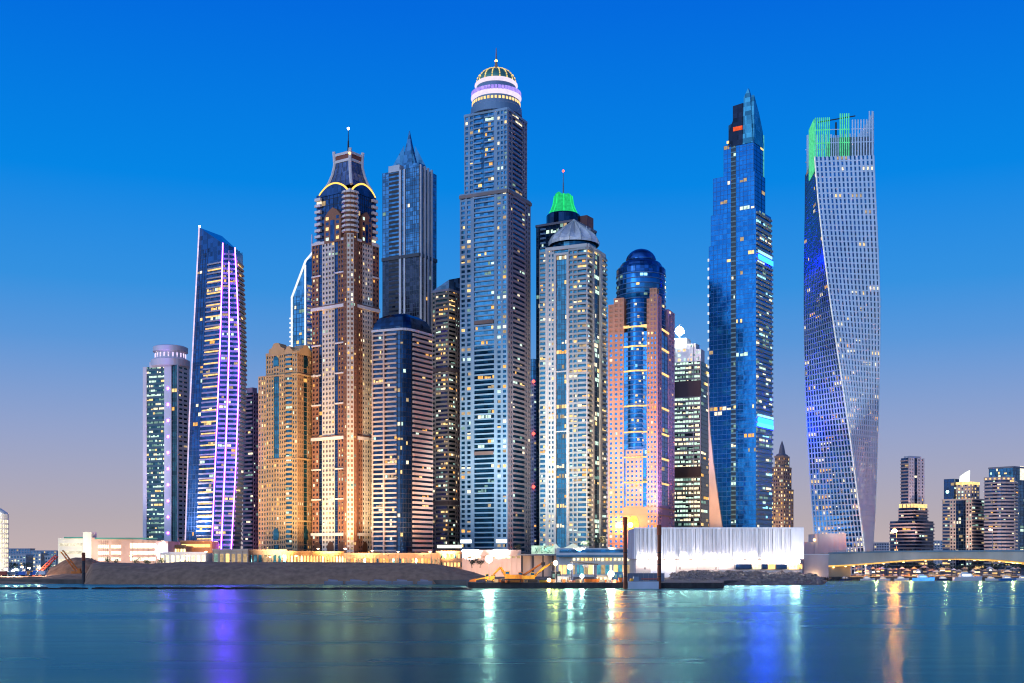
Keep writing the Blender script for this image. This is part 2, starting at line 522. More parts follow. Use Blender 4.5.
n.links.new(t.outputs['Object'], mp2.inputs[0]); n.links.new(mp2.outputs[0], ns2.inputs['Vector'])
mr = n.nodes.new('ShaderNodeMapRange'); mr.inputs[1].default_value = .3; mr.inputs[2].default_value = .7
mr.inputs[3].default_value = .20; mr.inputs[4].default_value = .31
n.links.new(ns2.outputs[0], mr.inputs[0]); n.links.new(mr.outputs[0], gls.inputs['Roughness'])
sheet('water', [(-3000, -400), (3000, -400), (3000, 1400), (-3000, 1400)], 0, wm)

EARTH = mat('bare_sand', (.12, .10, .085), .95, var=.35, scale=.15)
QUAYM = mat('wet_quay_stone', (.035, .033, .035), .85, var=.4, scale=.4)
ASPH = mat('promenade_paving', (.14, .13, .12), .85)
shore = [(-60, 752), (0, 748), (90, 742), (300, 735), (430, 728), (466, 700), (470, 628), (560, 622), (722, 618), (724, 700), (800, 762), (832, 858), (1300, 866)]
sp = [P2(*s) for s in shore]
sheet('ground', [(-30000, 752)] + [tuple(p) for p in sp] + [(30000, 866), (30000, 50000), (-30000, 50000)], 2.6, EARTH, 6)
# quay wall of the construction yard: dark stone edge that stands a little above the water
b = MB(); q = [P2(468, 626), P2(560, 620), P2(722, 615), P2(724, 622), P2(560, 640), P2(470, 646)]
b.prism([tuple(p) for p in q], -3, 2.9)
tag(b.build('quay', QUAYM), kind='structure')
# low rubble dyke closing the lagoon
b = MB(); N = 150
for i in range(N):
    px = -60 + (472 + 60) * i / N; Y = 600 + 5 * math.sin(px * .011) + random.uniform(-1, 1)
    if 84 < px < 96: continue
    b.box(X(px, Y), Y, -1.5, 3.4, 5 + random.uniform(0, 3), 2.0 + random.uniform(0, .55), random.uniform(-.3, .3))
tag(b.build('breakwater', QUAYM), kind='structure')


def interp(tb, x):
    for (a, b) in zip(tb, tb[1:]):
        if x <= b[0]: return a[1] + (b[1] - a[1]) * max(0, (x - a[0]) / (b[0] - a[0]))
    return tb[-1][1]


def hnoise(x, y, s=0):
    v = 0
    for k, (f_, a_) in enumerate(((.03, 1), (.071, .55), (.17, .3), (.41, .16), (.9, .08))):
        v += a_ * math.sin(x * f_ + 1.7 * k + s + 1.3 * math.sin(y * f_ * 1.3 + k + s)) * math.cos(y * f_ * .9 + 2.1 * k + s)
    return v


GRID = []


def mound(name, px0, px1, Y0, Y1, crest, m, nx=170, ny=26, label=None, rough=.42, fl=.45, kind='structure'):
    """a heap of sand: rises from Y0 to its crest and runs back to Y1; crest = [(px, row)]"""
    b = MB(); Yc = Y0 + (Y1 - Y0) * fl; heights = {}
    for j in range(ny + 1):
        v = j / ny; Y = Y0 + (Y1 - Y0) * v
        for i in range(nx + 1):
            px = px0 + (px1 - px0) * i / nx
            zc = Z(interp(crest, px), Yc)
            s = min(1, v / fl); s = math.sin(s * math.pi / 2) ** .75 if v <= fl else 1 - .35 * ((v - fl) / (1 - fl)) ** 2
            x = X(px, Yc) * (Y / Yc)
            ed = min(1, (px - px0) / 8, (px1 - px) / 8)
            z = -1 + (zc + 1) * s * max(0, ed) ** .6 + hnoise(x, Y, len(name)) * rough * min(1, s * 1.4) * (v > 0)
            b.v.append((x + hnoise(Y, x) * .5, Y, z)); GRID.append((px, Y, z))
    for j in range(ny):
        for i in range(nx):
            k = j * (nx + 1) + i; b.f.append((k, k + 1, k + nx + 2, k + nx + 1)); b.mi.append(0)
    return tag(b.build(name, m, smooth=True), label, kind=kind)


SANDM = mat('damp_sand_heap', (.30, .17, .10), .95, var=.28, scale=.25)
SANDO = mat('orange_lit_sand', (.3, .15, .08), .95, var=.35, scale=.3)  # orange lamplight on the heap put into the sand colour
mound('embankment', 84, 520, 722, 800, [(84, 566), (100, 562), (150, 563), (185, 561), (240, 562.5), (300, 562), (360, 563), (420, 563), (440, 564), (455, 567), (470, 571), (490, 577), (520, 580)], SANDM)
mound('lagoon_shore', -60, 130, 742, 800, [(-60, 575), (40, 576), (70, 574), (100, 573), (130, 571)], SANDM, nx=70, ny=16, rough=.35)
tag(mound('sand_heap', 42, 112, 772, 830, [(42, 572), (55, 566), (66, 560), (76, 557.5), (90, 558), (100, 562), (112, 568)], SANDO, nx=50, ny=20, kind='structure'))
GRID.clear()
mound('rubble_bank', 664, 828, 694, 812, [(664, 577), (690, 573), (720, 572.5), (760, 573), (800, 574), (815, 576), (828, 579)], mat('rubble', (.20, .135, .10), .95, var=.5, scale=.5), nx=90, ny=30, fl=.75, rough=.8)
b = MB()
for i in range(520):
    px, Y, zz = random.choice(GRID)
    if zz < .2 or px < 672: continue
    r = random.choice((.4, .6, .7, .9, 1.2, 1.7)); o = len(b.v)
    b.ball((X(px, Y) + random.uniform(-1, 1), Y + random.uniform(-2, 2), zz + .1), r, 0, 6, (1.3, 1, .75))
    b.v[o:] = [(x + random.uniform(-.3, .3) * r, y, z + random.uniform(-.2, .2) * r) for (x, y, z) in b.v[o:]]
tag(b.build('boulders', mat('boulder_stone', (.26, .19, .15), .95, var=.55, scale=.7)), kind='stuff')

# ------------------------------------------------------------------ TOWERS
def ring(cx, cy, r, n=20, a0=0.0, a1=2 * math.pi):
    return [Vector((cx + r * math.cos(a0 + (a1 - a0) * i / n), cy + r * math.sin(a0 + (a1 - a0) * i / n))) for i in range(n + (0 if a1 - a0 > 6.28 else 1))]


def loft(b, pts, levels, mi=0):
    """pts 2D ring scaled about its middle; levels = [(z, scale)]"""
    c = sum((Vector(p) for p in pts), Vector((0, 0))) / len(pts); n = len(pts); o = len(b.v)
    for z, s in levels:
        for p in pts: q = c + (Vector(p) - c) * s; b.v.append((q.x, q.y, z))
    for k in range(len(levels) - 1):
        for i in range(n):
            j = (i + 1) % n; b.f.append((o + k * n + i, o + k * n + j, o + (k + 1) * n + j, o + (k + 1) * n + i)); b.mi.append(mi)
    b.f.append(tuple(o + (len(levels) - 1) * n + i for i in range(n))); b.mi.append(mi)


def plate(b, Fc, uz, d0, d1, mi=0):
    """flat polygon given as (u, z) on a face, extruded from depth d0 to d1"""
    n = len(uz); o = len(b.v)
    b.v += [Fc.at(u, z, d1) for u, z in uz] + [Fc.at(u, z, d0) for u, z in uz]
    b.f.append(tuple(o + i for i in range(n))); b.f.append(tuple(o + n + i for i in reversed(range(n)))); b.mi += [mi, mi]
    for i in range(n):
        j = (i + 1) % n; b.f.append((o + j, o + i, o + n + i, o + n + j)); b.mi.append(mi)


def cornice(t, faces, z, h, d, m, part='cornice'):
    b = t.mb(part, m)
    for Fc in faces: Fc.put(b, -.012, 1.012, z, z + h, -.3, d)


def mid(L, R): return (L + R) / 2


# --- the tallest tower: pale blue shaft with domed, ringed top
Y = 1000
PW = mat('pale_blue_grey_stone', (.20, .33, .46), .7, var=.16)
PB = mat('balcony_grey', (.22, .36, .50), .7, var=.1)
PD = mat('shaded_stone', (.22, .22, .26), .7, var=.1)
G1 = glass('deep_teal_glass', (.016, .13, .27))
t = Thing('skyscraper', 'tallest pale blue tower with a ringed dome and thin mast on its top', 'tower', (X(500, Y), Y + 25, 2.6))
lw = dict(wall=PW, lits=LITS_M, ww=.62, wh=.6)
L, M, R, B, z0, z1 = shaft(t, 460.5, 507.5, 530, Y, 26, 193, None, [
    (460.5, 472, 'punch', dict(n=2, p=.12, **lw)), (472, 474.5, 'solid', dict(wall=PW, d=.9)),
    (474.5, 494.5, 'balc', dict(n=6, p=.035, bm=PB, bh=.27, **lw)), (494.5, 496.5, 'solid', dict(wall=PW, d=.9)),
    (496.5, 507.5, 'punch', dict(n=2, p=.16, **lw))],
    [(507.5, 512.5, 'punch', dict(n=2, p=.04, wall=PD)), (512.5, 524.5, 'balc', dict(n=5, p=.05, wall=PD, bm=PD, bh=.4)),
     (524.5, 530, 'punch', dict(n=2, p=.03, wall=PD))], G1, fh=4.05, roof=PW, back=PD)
FL, FR = Face(L, M), Face(M, R)
cornice(t, [FL, FR], Z(196, Y), 2.6, 1.6, mat('bronze_stone', (.2, .17, .17), .7))
for yy in (322, 453):
    for (a0, a1) in ((475, 494),):
        FL.put(t.mb('louvre_band', mat('brown_louvres', (.16, .12, .11), .7)), ushare(FL, a0), ushare(FL, a1), Z(yy + 2, Y), Z(yy - 1.5, Y), -.1, 1.6)
for (a0, a1) in ((461, 472), (496.5, 507.3)):
    FL.put(t.mb('entrance_light', glow('base_white_light', (.92, .96, 1), 2.2, True, .1)), ushare(FL, a0), ushare(FL, a1), Z(543, Y), Z(539.5, Y), .3, .95)
L, M, R, B, z0, z1 = shaft(t, 464.8, 507.5, 526.5, Y + 3, 26, 113, 193, [
    (464.8, 474, 'punch', dict(n=2, p=.12, **lw)), (474, 482, 'balc', dict(n=2, p=.14, bm=PB, bh=.27, **lw)), (482, 485, 'glass', dict(n=2, p=0)),
    (485, 494, 'balc', dict(n=3, p=.16, bm=PB, bh=.27, **lw)), (494, 497, 'solid', dict(wall=PW)), (497, 507.5, 'punch', dict(n=3, p=.14, wall=PW, lits=LITS_C, ww=.62, wh=.6))],
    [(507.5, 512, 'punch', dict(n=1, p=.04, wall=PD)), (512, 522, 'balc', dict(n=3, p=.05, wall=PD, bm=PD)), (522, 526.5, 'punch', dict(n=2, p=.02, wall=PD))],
    G1, fh=4.05, roof=PW, back=PD)
c = mid(L, R); Yc = c.y; k = Yc / F; cx, cy = X(496.2, Yc), c.y
def lz(y): return Z(y, Yc)
PWB = mat('crown_blue_wall', (.12, .22, .34), .5)
b = t.mb('drum', PWB); b.lathe(cx, cy, [(26 * k, lz(118)), (25.5 * k, lz(110.5)), (24 * k, lz(109)), (24 * k, lz(103)), (22 * k, lz(102)), (21.5 * k, lz(95)), (20 * k, lz(93)), (19.5 * k, lz(84))], 36)
b = t.mb('lower_ring', PINK_RING)
b.lathe(cx, cy, [(22.5 * k, lz(101.5)), (25.2 * k, lz(99.5)), (25.2 * k, lz(98.3)), (22.5 * k, lz(96.5))], 40)
b = t.mb('ring_fin', glow('ring_fin_violet', (.42, .3, 1), 1.1))
for i in range(44):
    an = 2 * math.pi * i / 44; r = 24.4 * k
    b.box(cx + r * math.cos(an), cy + r * math.sin(an), lz(97.8), .9, 2.2, 1.6 + 1.6, an)
b = t.mb('gallery_light', WARM)
for i in range(40):
    an = 2 * math.pi * i / 40; b.box(cx + 24.1 * k * math.cos(an), cy + 24.1 * k * math.sin(an), lz(106.8), .3, 1.9, 2.2, an)
b = t.mb('upper_ring', PINK_RING)
b.lathe(cx, cy, [(20.5 * k, lz(88)), (21.6 * k, lz(86.6)), (21.4 * k, lz(85.3)), (19.5 * k, lz(83.5))], 40)
b = t.mb('dome', mat('green_copper', (.10, .30, .24), .45, .5))
b.lathe(cx, cy, [(19.4 * k * math.cos(a_), lz(84) + 14.5 * k * math.sin(a_)) for a_ in [math.pi / 2 * i / 8 * .97 for i in range(9)]], 32)
b = t.mb('dome_rib', glow('dome_gold_light', (1, .72, .25), 1.1))
for i in range(16):
    an = 2 * math.pi * (i + .5) / 16
    for q in range(6):
        a0, a1 = math.pi / 2 * q / 7, math.pi / 2 * (q + .62) / 7; r = 19.7 * k
        b.bar((cx + r * math.cos(a0) * math.cos(an), cy + r * math.cos(a0) * math.sin(an), lz(84) + 14.8 * k * math.sin(a0)),
              (cx + r * math.cos(a1) * math.cos(an), cy + r * math.cos(a1) * math.sin(an), lz(84) + 14.8 * k * math.sin(a1)), .5, 0, 4)
b = t.mb('mast', mat('mast_bronze', (.35, .2, .12), .5, .4)); x = cx
b.bar((x, cy, lz(70)), (x, cy, lz(62)), 1.5, 0, 8, 1.1); b.bar((x, cy, lz(62)), (x, cy, lz(48)), .75, 0, 6, .25)
t.mb('mast_ball', ORANGE_LAMP).ball((x, cy, lz(61)), 1.15)
t.finish(smooth=('dome',))

# --- ornate red-brown tower with flared glass roof
Y = 950
BR = mat('red_brown_stone', (.27, .12, .07), .8, var=.15)
CR = mat('cream_stone', (.60, .52, .44), .8, var=.12)
CW = mat('cream_white_trim', (.72, .64, .60), .7, var=.08)
G2 = glass('night_blue_glass', (.02, .06, .15))
t = Thing('skyscraper', 'ornate red-brown and cream tower with flared glass roof and gold arches', 'tower', (X(346, Y), Y + 25, 2.6))
kb = dict(wall=BR, lits=LITS_M)
kc = dict(wall=CR, lits=LITS_M, ww=.55, wh=.55)
lft = [(312.5, 319.2, 'punch', dict(n=2, p=.12, **kb)), (319.2, 322.6, 'glass', dict(n=1, p=.03)), (322.6, 335, 'punch', dict(n=4, p=.1, **kc)),
       (335, 338.4, 'glass', dict(n=1, p=.03)), (338.4, 344, 'punch', dict(n=2, p=.12, **kb)), (344, 350, 'solid', dict(wall=BR, d=.2))]
rgt = [(350, 358, 'solid', dict(wall=BR, d=.2)), (358, 362, 'punch', dict(n=2, p=.08, **kb)), (362, 372, 'punch', dict(n=4, p=.08, **kc)), (372, 378.5, 'punch', dict(n=2, p=.06, **kb))]
L, M, R, B, z0, z1 = shaft(t, 312.5, 350, 378.5, Y, 35, 242, None, lft, rgt, G2, fh=3.75, roof=CW, back=BR)
FL, FR = Face(L, M), Face(M, R)
bay = ring(M.x, M.y + 2.2, 4.9, 6, math.pi * 1.02, math.pi * 2.05)      # projecting corner bay
t.mb('corner_bay', BR).prism([tuple(p) for p in bay], 2.6, Z(236, Y))
for i in range(len(bay) - 1):
    Fc = Face(bay[i], bay[i + 1])
    strip(t, Fc, 0, 1, 2.6, Z(238, Y), 'punch', fh=3.75, n=1, p=.12, wall=CR if i in (2, 3) else BR, lits=LITS_M, d=.5, ww=.6)
    for j in range(9):                          # white balconies stacked under the roof
        t.rep('balcony', Fc.c8(-.05, 1.05, Z(236, Y) + j * 3.75, Z(236, Y) + j * 3.75 + 1.5, -.5, 1.8), CW)
t.mb('corner_bay', BR).prism([tuple(p) for p in bay], Z(236, Y) + .2, Z(197, Y))
for yy in (309, 440, 536): cornice(t, [FL, FR], Z(yy, Y), 2.4, 1.6, CW)
for yy in (306, 437): cornice(t, [FL, FR], Z(yy, Y), 1.0, 1.3, BR, 'brown_band')
for yy in (275, 345, 375, 405, 470, 500):
    for (a0, a1) in ((312.5, 321.5), (336, 345)): FL.put(t.mb('cornice', CW), ushare(FL, a0), ushare(FL, a1), Z(yy, Y), Z(yy, Y) + 1.1, .3, 1.3)
    FR.put(t.mb('cornice', CW), ushare(FR, 372), 1, Z(yy, Y), Z(yy, Y) + 1.1, .3, 1.3)
# the dark glass storeys under the roof
L2, M2, R2, B2, z0, z1 = shaft(t, 316.5, 350, 376, Y + 2, 35, 192, 242, [
    (316.5, 322, 'balc', dict(n=1, p=.08, wall=CW, bm=CW, bh=.42, bd=2.2)), (322, 345, 'glass', dict(n=6, p=.02, mull=DARK)), (345, 350, 'solid', dict(wall=CW, d=.1))],
    [(350, 358, 'solid', dict(wall=CW, d=.1)), (358, 371, 'glass', dict(n=6, p=.04, mull=DARK)), (371, 376, 'balc', dict(n=1, p=.08, wall=CW, bm=CW, bh=.42, bd=2.2))], G2, fh=5.2)
F2, F3 = Face(L2, M2), Face(M2, R2)
for Fc, u0, u1 in ((F2, .1, .93), (F3, .07, .95)):
    arc = [(u0 + (u1 - u0) * i / 14, Z(192.5, Y) + (Z(183, Y) - Z(192, Y)) * math.sin(math.pi * i / 14) ** .8) for i in range(15)]
    plate(t.mb('arched_gable', G2), Fc, [(u0, Z(194, Y))] + arc + [(u1, Z(194, Y))], -5, .6)
    b = t.mb('arch_light', glow('arch_gold_light', (1, .58, .12), 1.8, True, .15))
    for (p, q) in zip(arc, arc[1:]): b.bar(Fc.at(p[0], p[1] + .5, .5), Fc.at(q[0], q[1] + .5, .5), .75, 0, 5)
for Fc, a0, a1, yt in ((FL, 325, 341.5, 208), (FR, 361, 371, 211)):          # gabled brick bays in front of the glass
    u0, u1 = ushare(Fc, a0), ushare(Fc, a1); um = (u0 + u1) / 2; za, zt = Z(243, Y), Z(yt, Y)
    plate(t.mb('gabled_bay', BR), Fc, [(u0, za), (u1, za), (u1, zt - 7), (um + (u1 - um) * .5, zt - 2.5), (um, zt), (um + (u0 - um) * .5, zt - 2.5), (u0, zt - 7)], -3, .9)
    for i in range(2):
        for j in range(5):
            a = u0 + (u1 - u0) * (.1 + .62 * i); h = (u1 - u0) * .17
            t.rep('window', Fc.c8(a, a + h, za + 2 + 4.0 * j, za + 4.4 + 4.0 * j, .8, .98), random.choice([G2, G2, COOL, WARM]))
    Fc.put(t.mb('window_strip', G2), um - (u1 - u0) * .13, um + (u1 - u0) * .13, za + 1, zt - 10, .5, 1.0)
RF = glass('roof_grey_glass', (.10, .14, .24), .2)
c0 = mid(L2, R2); c = c0 + Vector((1.6, 0)); ft = [p + (c - c0) for p in (L2, M2, R2, B2)]
def ry(y): return Z(y, c.y)
lv = [(ry(191), .80), (ry(184), .64), (ry(176), .53), (ry(168), .465), (ry(164), .45)]
loft(t.mb('flared_roof', RF), ft, lv)
for ri, p in enumerate(ft):
    b = t.mb('roof_rib#%d' % ri, CW)
    pts = [c + (p - c) * s * 1.01 for _, s in lv] + [c + (p - c) * .485]
    zs = [z for z, _ in lv] + [ry(152.5)]
    for i in range(len(pts) - 1): b.bar((pts[i].x, pts[i].y, zs[i]), (pts[i + 1].x, pts[i + 1].y, zs[i + 1]), 1.25, 0, 6)
for i in range(4):                              # sloping glazing bars
    for s in (.25, .5, .75):
        e0, e1 = ft[i], ft[(i + 1) % 4]; p = e0 + (e1 - e0) * s
        for (za, sa), (zb, sb) in zip(lv, lv[1:]):
            pa, pb = c + (p - c) * sa * 1.005, c + (p - c) * sb * 1.005
            t.mb('glazing_bar', STEEL).bar((pa.x, pa.y, za), (pb.x, pb.y, zb), .25, 0, 4)
b = t.mb('roof_lantern', CW); tp = [c + (p - c) * .455 for p in ft]
for i in range(4):
    Fc = Face(tp[i], tp[(i + 1) % 4])
    Fc.put(b, 0, 1, ry(164.5), ry(161.8), -1, .5); Fc.put(b, 0, 1, ry(157.5), ry(155), -1, .6)
    Fc.put(t.mb('lantern_opening', mat('lantern_red', (.25, .07, .04), .6)), .08, .92, ry(161.8), ry(157.5), -.8, -.2)
t.mb('lantern_opening', mat('lantern_red', (.25, .07, .04), .6)).prism([tuple(c + (p - c) * .46) for p in ft], ry(164), ry(156))
t.mb('lantern_lamp', ORANGE_LAMP).ball((tp[1].x, tp[1].y - 1.2, ry(158)), .9)
b = t.mb('mast', DARK); b.lathe(c.x, c.y, [(4, ry(156)), (2.6, ry(153)), (1.4, ry(151))], 10)
b.bar((c.x, c.y, ry(152)), (c.x, c.y, ry(141)), .8, 0, 6, .6); b.bar((c.x, c.y, ry(141)), (c.x, c.y, ry(130)), .4, 0, 6, .2)
t.mb('beacon_lamp', WHITE_LAMP).ball((c.x, c.y, ry(128.6)), 1.0)
# arched base storeys
for Fc in (FL, FR):
    for i in range(3):
        u = (.14, .5, .8)[i]; arc = [(u + .09 * math.cos(a_), 24 + 5 * math.sin(a_)) for a_ in [math.pi * q / 8 for q in range(9)]]
        plate(t.mb('base_arch', mat('dark_arch', (.12, .05, .025), .7)), Fc, [(u - .09, 14), (u + .09, 14)] + arc, .3, .75)
t.finish()

# --- slender grey-blue tower with pyramid spire, dark lower half
Y = 1085
G3 = glass('steel_blue_glass', (.06, .19, .34), .16)
G3D = glass('bronze_dark_glass', (.035, .045, .075), .18)
FIN = mat('pale_fin', (.55, .57, .62), .5, var=.08)
t = Thing('skyscraper', 'slender grey-blue tower with pyramid spire and a darker lower half', 'tower', (X(410, Y), Y + 25, 2.6))
for (ya, yb, core, p1) in ((257, None, G3D, .012), (170, 257, G3, .01)):
    o = 0 if yb is None else 0
    L, M, R, B, z0, z1 = shaft(t, 382.6, 419, 436.3, Y, 30, ya, yb, [
        (382.6, 389, 'glass', dict(n=2, p=p1, vn=1)), (389, 399.5, 'balc', dict(n=2, p=p1, wall=DARK, bm=DARK, bh=.55, bd=.25)), (399.5, 401.5, 'solid', dict(wall=FIN, d=1.0)), (401.5, 404, 'glass', dict(n=1, p=0)),
        (404, 405.5, 'solid', dict(wall=FIN, d=.8)), (405.5, 419, 'glass', dict(n=6, p=p1))],
        [(419, 436.3, 'glass', dict(n=4, p=p1))], core, fh=3.9)
    Fr = Face(M, R)
    for px in (419.6, 423.5, 427, 430.5): Fr.put(t.mb('vertical_fin', FIN), ushare(Fr, px), ushare(Fr, px + 1.25), z0, z1 + (2 if yb else 0), -.2, 1.3)
FL = Face(L, M)
cornice(t, [FL, Face(M, R)], Z(259, Y), 3, 1.0, mat('dark_band', (.04, .05, .07), .5))
b = t.mb('roof_block', FIN); FL.put(b, ushare(FL, 389), ushare(FL, 400), Z(171, Y), Z(164.5, Y), -14, .8)
b = t.mb('roof_block', G3); c = mid(L, R)
FL.put(b, ushare(FL, 404), ushare(FL, 419), Z(170, Y), Z(166, Y), -10, .3, 99)
ft = [L, M, R, B]
loft(t.mb('spire', glass('spire_teal_glass', (.06, .20, .34), .2)), ft, [(Z(172, Y), .42), (Z(165, Y), .36), (Z(152, Y), .23), (Z(140, Y), .12), (Z(126, Y), .012)])
for i, p in enumerate(ft):
    q = c + (p - c) * .66; r_ = c + (p - c) * .2
    v = (c - p).normalized(); nn = Vector((-v.y, v.x)) * .4
    t.mb('spire_fin', glass('fin_teal_glass', (.10, .30, .45), .2)).quadbox([(*(q + nn), Z(171, Y)), (*(r_ + nn), Z(171, Y)), (*(r_ - nn), Z(171, Y)), (*(q - nn), Z(171, Y)),
        (*(q + nn), Z(164, Y)), (*(r_ + nn), Z(141, Y)), (*(r_ - nn), Z(141, Y)), (*(q - nn), Z(164, Y))])
t.finish()

# --- dark blue tower with rounded glass corner in front of it
Y = 930
PK = mat('pinkish_band', (.50, .38, .33), .75, var=.1)
G4 = glass('navy_glass', (.006, .032, .085), .12)
t = Thing('apartment_tower', 'navy glass tower with rounded corner and pinkish balcony bands', 'tower', (X(402, Y), Y + 20, 2.6))
A0, A1, A2, A3 = P2(373, Y + 9), P2(397.5, Y), P2(411.5, Y + 3), P2(432, Y + 26)
arc = [A1 + (A2 - A1) * i / 5 + Vector((.1, -1)) * 2.6 * math.sin(math.pi * i / 5) for i in range(6)]
poly = [A0] + arc + [A3, A3 + Vector((-14, 14)), A0 + Vector((6, 28))]
zt = Z(330, Y)
t.mb('glazing', G4).prism([tuple(p) for p in poly], 2.6, zt)
FL, FR = Face(A0, A1), Face(A2, A3)
strip(t, FL, .02, .45, 2.6, zt, 'balc', fh=3.7, n=4, p=.03, wall=PK, lits=LITS_W, bh=.34, rowp=.05)
strip(t, FL, .5, .97, 2.6, zt, 'balc', fh=3.7, n=5, p=.03, wall=PK, lits=LITS_W, bh=.34, rowp=.05)
FL.put(t.mb('wall', PK), .45, .5, 2.6, zt, -.2, 1.8); FL.put(t.mb('wall', PK), -.02, .02, 2.6, zt, -.2, 1.2)
strip(t, FR, .04, .99, 2.6, zt, 'balc', fh=3.7, n=6, p=.025, wall=PK, lits=LITS_W, bh=.5)
for i in range(5): strip(t, Face(arc[i], arc[i + 1]), 0, 1, 2.6, zt, 'glass', fh=3.7, n=1, p=.05 if i < 2 else .012, lits=LITS_W, mull=DARK)
cpt = sum(poly, Vector((0, 0))) / len(poly)
loft(t.mb('crown', G4), poly, [(zt - .5, 1.0), (Z(326, Y), .99), (Z(322, Y), .95), (Z(316, Y), .8), (Z(312.5, Y), .5), (Z(311, Y), .2)])
b = t.mb('roof_rim', mat('pale_rim', (.5, .5, .55), .6))
for i in range(len(poly)):
    Fc = Face(poly[i - 1], poly[i]); Fc.put(b, -.01, 1.01, zt - .4, zt + 1.3, -.5, 1.3)
t.finish()

# --- brown-grey residential tower with sloping roof
Y = 1045
BG = mat('brown_grey_wall', (.20, .17, .15), .8, var=.15)
t = Thing('apartment_tower', 'brown-grey apartment tower with a sloping glass roof beside tallest tower', 'tower', (X(446, Y), Y + 20, 2.6))
L, M, R, B, z0, z1 = shaft(t, 432, 449, 461.5, Y, 33, 291, None, [
    (432, 436, 'punch', dict(n=1, p=.05, wall=BG)), (436, 448, 'balc', dict(n=5, p=.17, wall=BG, bm=BG, bh=.42, lits=LITS_M)), (448, 449, 'solid', dict(wall=BG))],
    [(449, 455, 'balc', dict(n=3, p=.16, wall=BG, bm=BG, bh=.42)), (455, 461.5, 'punch', dict(n=3, p=.13, wall=BG))], glass('dark_green_glass', (.02, .05, .05)), fh=3.8, back=BG)
b = t.mb('sloping_roof', glass('roof_slate_glass', (.12, .2, .28), .25)); b.prism([tuple(p) for p in (L, M, R, B)], z1, [Z(290, Y), Z(281, Y), Z(274.5, Y), Z(278, Y)])
cornice(t, [Face(L, M), Face(M, R)], z1 - 1, 2, .9, PD)
for yy in (372, 505):
    cornice(t, [Face(L, M), Face(M, R)], Z(yy, Y), 3.2, 1.5, mat('dark_louvres', (.08, .06, .06), .8))
t.finish()

# --- white-banded office tower with round crown, far left of the group
Y = 1050
WL = mat('lilac_white_panel', (.58, .54, .62), .6, var=.06)
G5 = glass('green_navy_glass', (.02, .08, .11))
t = Thing('office_tower', 'white and glass office tower with a round white crown', 'tower', (X(166, Y), Y + 20, 2.6))
L, M, R, B, z0, z1 = shaft(t, 143.5, 177, 189, Y, 22, 366, None, [
    (143.5, 147, 'solid', dict(wall=WL, d=.9)), (147, 165, 'balc', dict(n=9, p=.36, lits=LITS_C, wall=G5, bm=mat('spandrel_navy', (.03, .08, .12), .3), bh=.45, bd=.35, run=.6)),
    (165, 172, 'solid', dict(wall=WL, d=1.2)), (172, 177, 'glass', dict(n=2, p=.02))],
    [(177, 178, 'solid', dict(wall=WL)), (178, 187.5, 'punch', dict(n=2, p=.03, wall=WL, ww=.8, wh=.42)), (187.5, 189, 'solid', dict(wall=WL))], G5, fh=4.0)
FL = Face(L, M); FL.put(t.mb('wall', WL), ushare(FL, 150), ushare(FL, 171.5), z1 - 1, Z(361.5, Y), -6, .8)
c = mid(L, R); k = c.y / F; cx = X(170.5, c.y)
def lz(y): return Z(y, c.y)
t.mb('crown', WL).lathe(cx, c.y, [(19 * k, z1), (19 * k, lz(361)), (15 * k, lz(359)), (14.5 * k, lz(353.5)), (17 * k, lz(352.5)), (17 * k, lz(348)), (15 * k, lz(347))], 28)
b = t.mb('crown_light', glow('crown_violet_white', (.8, .66, 1), 1.3))
for i in range(22):
    an = 2 * math.pi * i / 22; b.box(cx + 14.9 * k * math.cos(an), c.y + 14.9 * k * math.sin(an), lz(358.5), .5, 1.0, 3.6, an)
b = t.mb('wall_lamp', PURPLE_LED); FL2 = Face(L, M)
for yy in range(390, 540, 16): FL2.put(b, ushare(FL2, 168.2), ushare(FL2, 169.6), Z(yy, Y), Z(yy, Y) + 1.5, 1.1, 1.5)
for yy in (362.5,): FL2.put(t.mb('roof_light', WARM), ushare(FL2, 166), ushare(FL2, 175), Z(yy, Y), Z(yy, Y) + 1.2, .9, 1.4)
t.finish()

# --- sail-shaped tower edged with violet light
Y = 980
PG = mat('grey_lilac_ledge', (.34, .32, .36), .7)
G6 = glass('indigo_glass', (.015, .07, .19))
t = Thing('sail_tower', 'leaning sail-shaped glass tower edged with violet light strips', 'tower', (X(212, Y), Y + 20, 2.6))
def rowz(z): return YH - (z - H) * F / Y
def edge(tb, dep): return lambda z: P2(interp(tb, rowz(z)), dep)
eL = edge([(227, 199.4), (320, 194.5), (410, 190), (552, 185.3)], Y + 16)
eA = edge([(243, 223.2), (330, 221), (420, 217.5), (552, 212)], Y)
eB = edge([(248, 235.4), (300, 237.8), (350, 239.3), (400, 238.6), (470, 236), (552, 231.5)], Y + 3)
eR = edge([(255, 242.8), (310, 245.2), (370, 246.3), (430, 245), (552, 240.5)], Y + 24)
eK = edge([(227, 222), (552, 212)], Y + 48)
edges = [eL, eA, eB, eR, eK]; tops = [Z(227.5, Y + 16), Z(243.5, Y), Z(248, Y + 3), Z(255, Y + 24), Z(236, Y + 48)]
b = t.mb('glazing', G6); NS = 24
for i in range(NS + 1):
    for e, zt in zip(edges, tops):
        z = 2.6 + (zt - 2.6) * i / NS; p = e(z); b.v.append((p.x, p.y, z))
for i in range(NS):
    for q in range(5):
        r = (q + 1) % 5; b.f.append((i * 5 + q, i * 5 + r, (i + 1) * 5 + r, (i + 1) * 5 + q)); b.mi.append(0)
b.f.append(tuple(NS * 5 + q for q in range(5))); b.mi.append(0)
FL, FM, FR = Face(eL, eA, False), Face(eA, eB, False), Face(eB, eR, False)
zt = Z(258, Y)
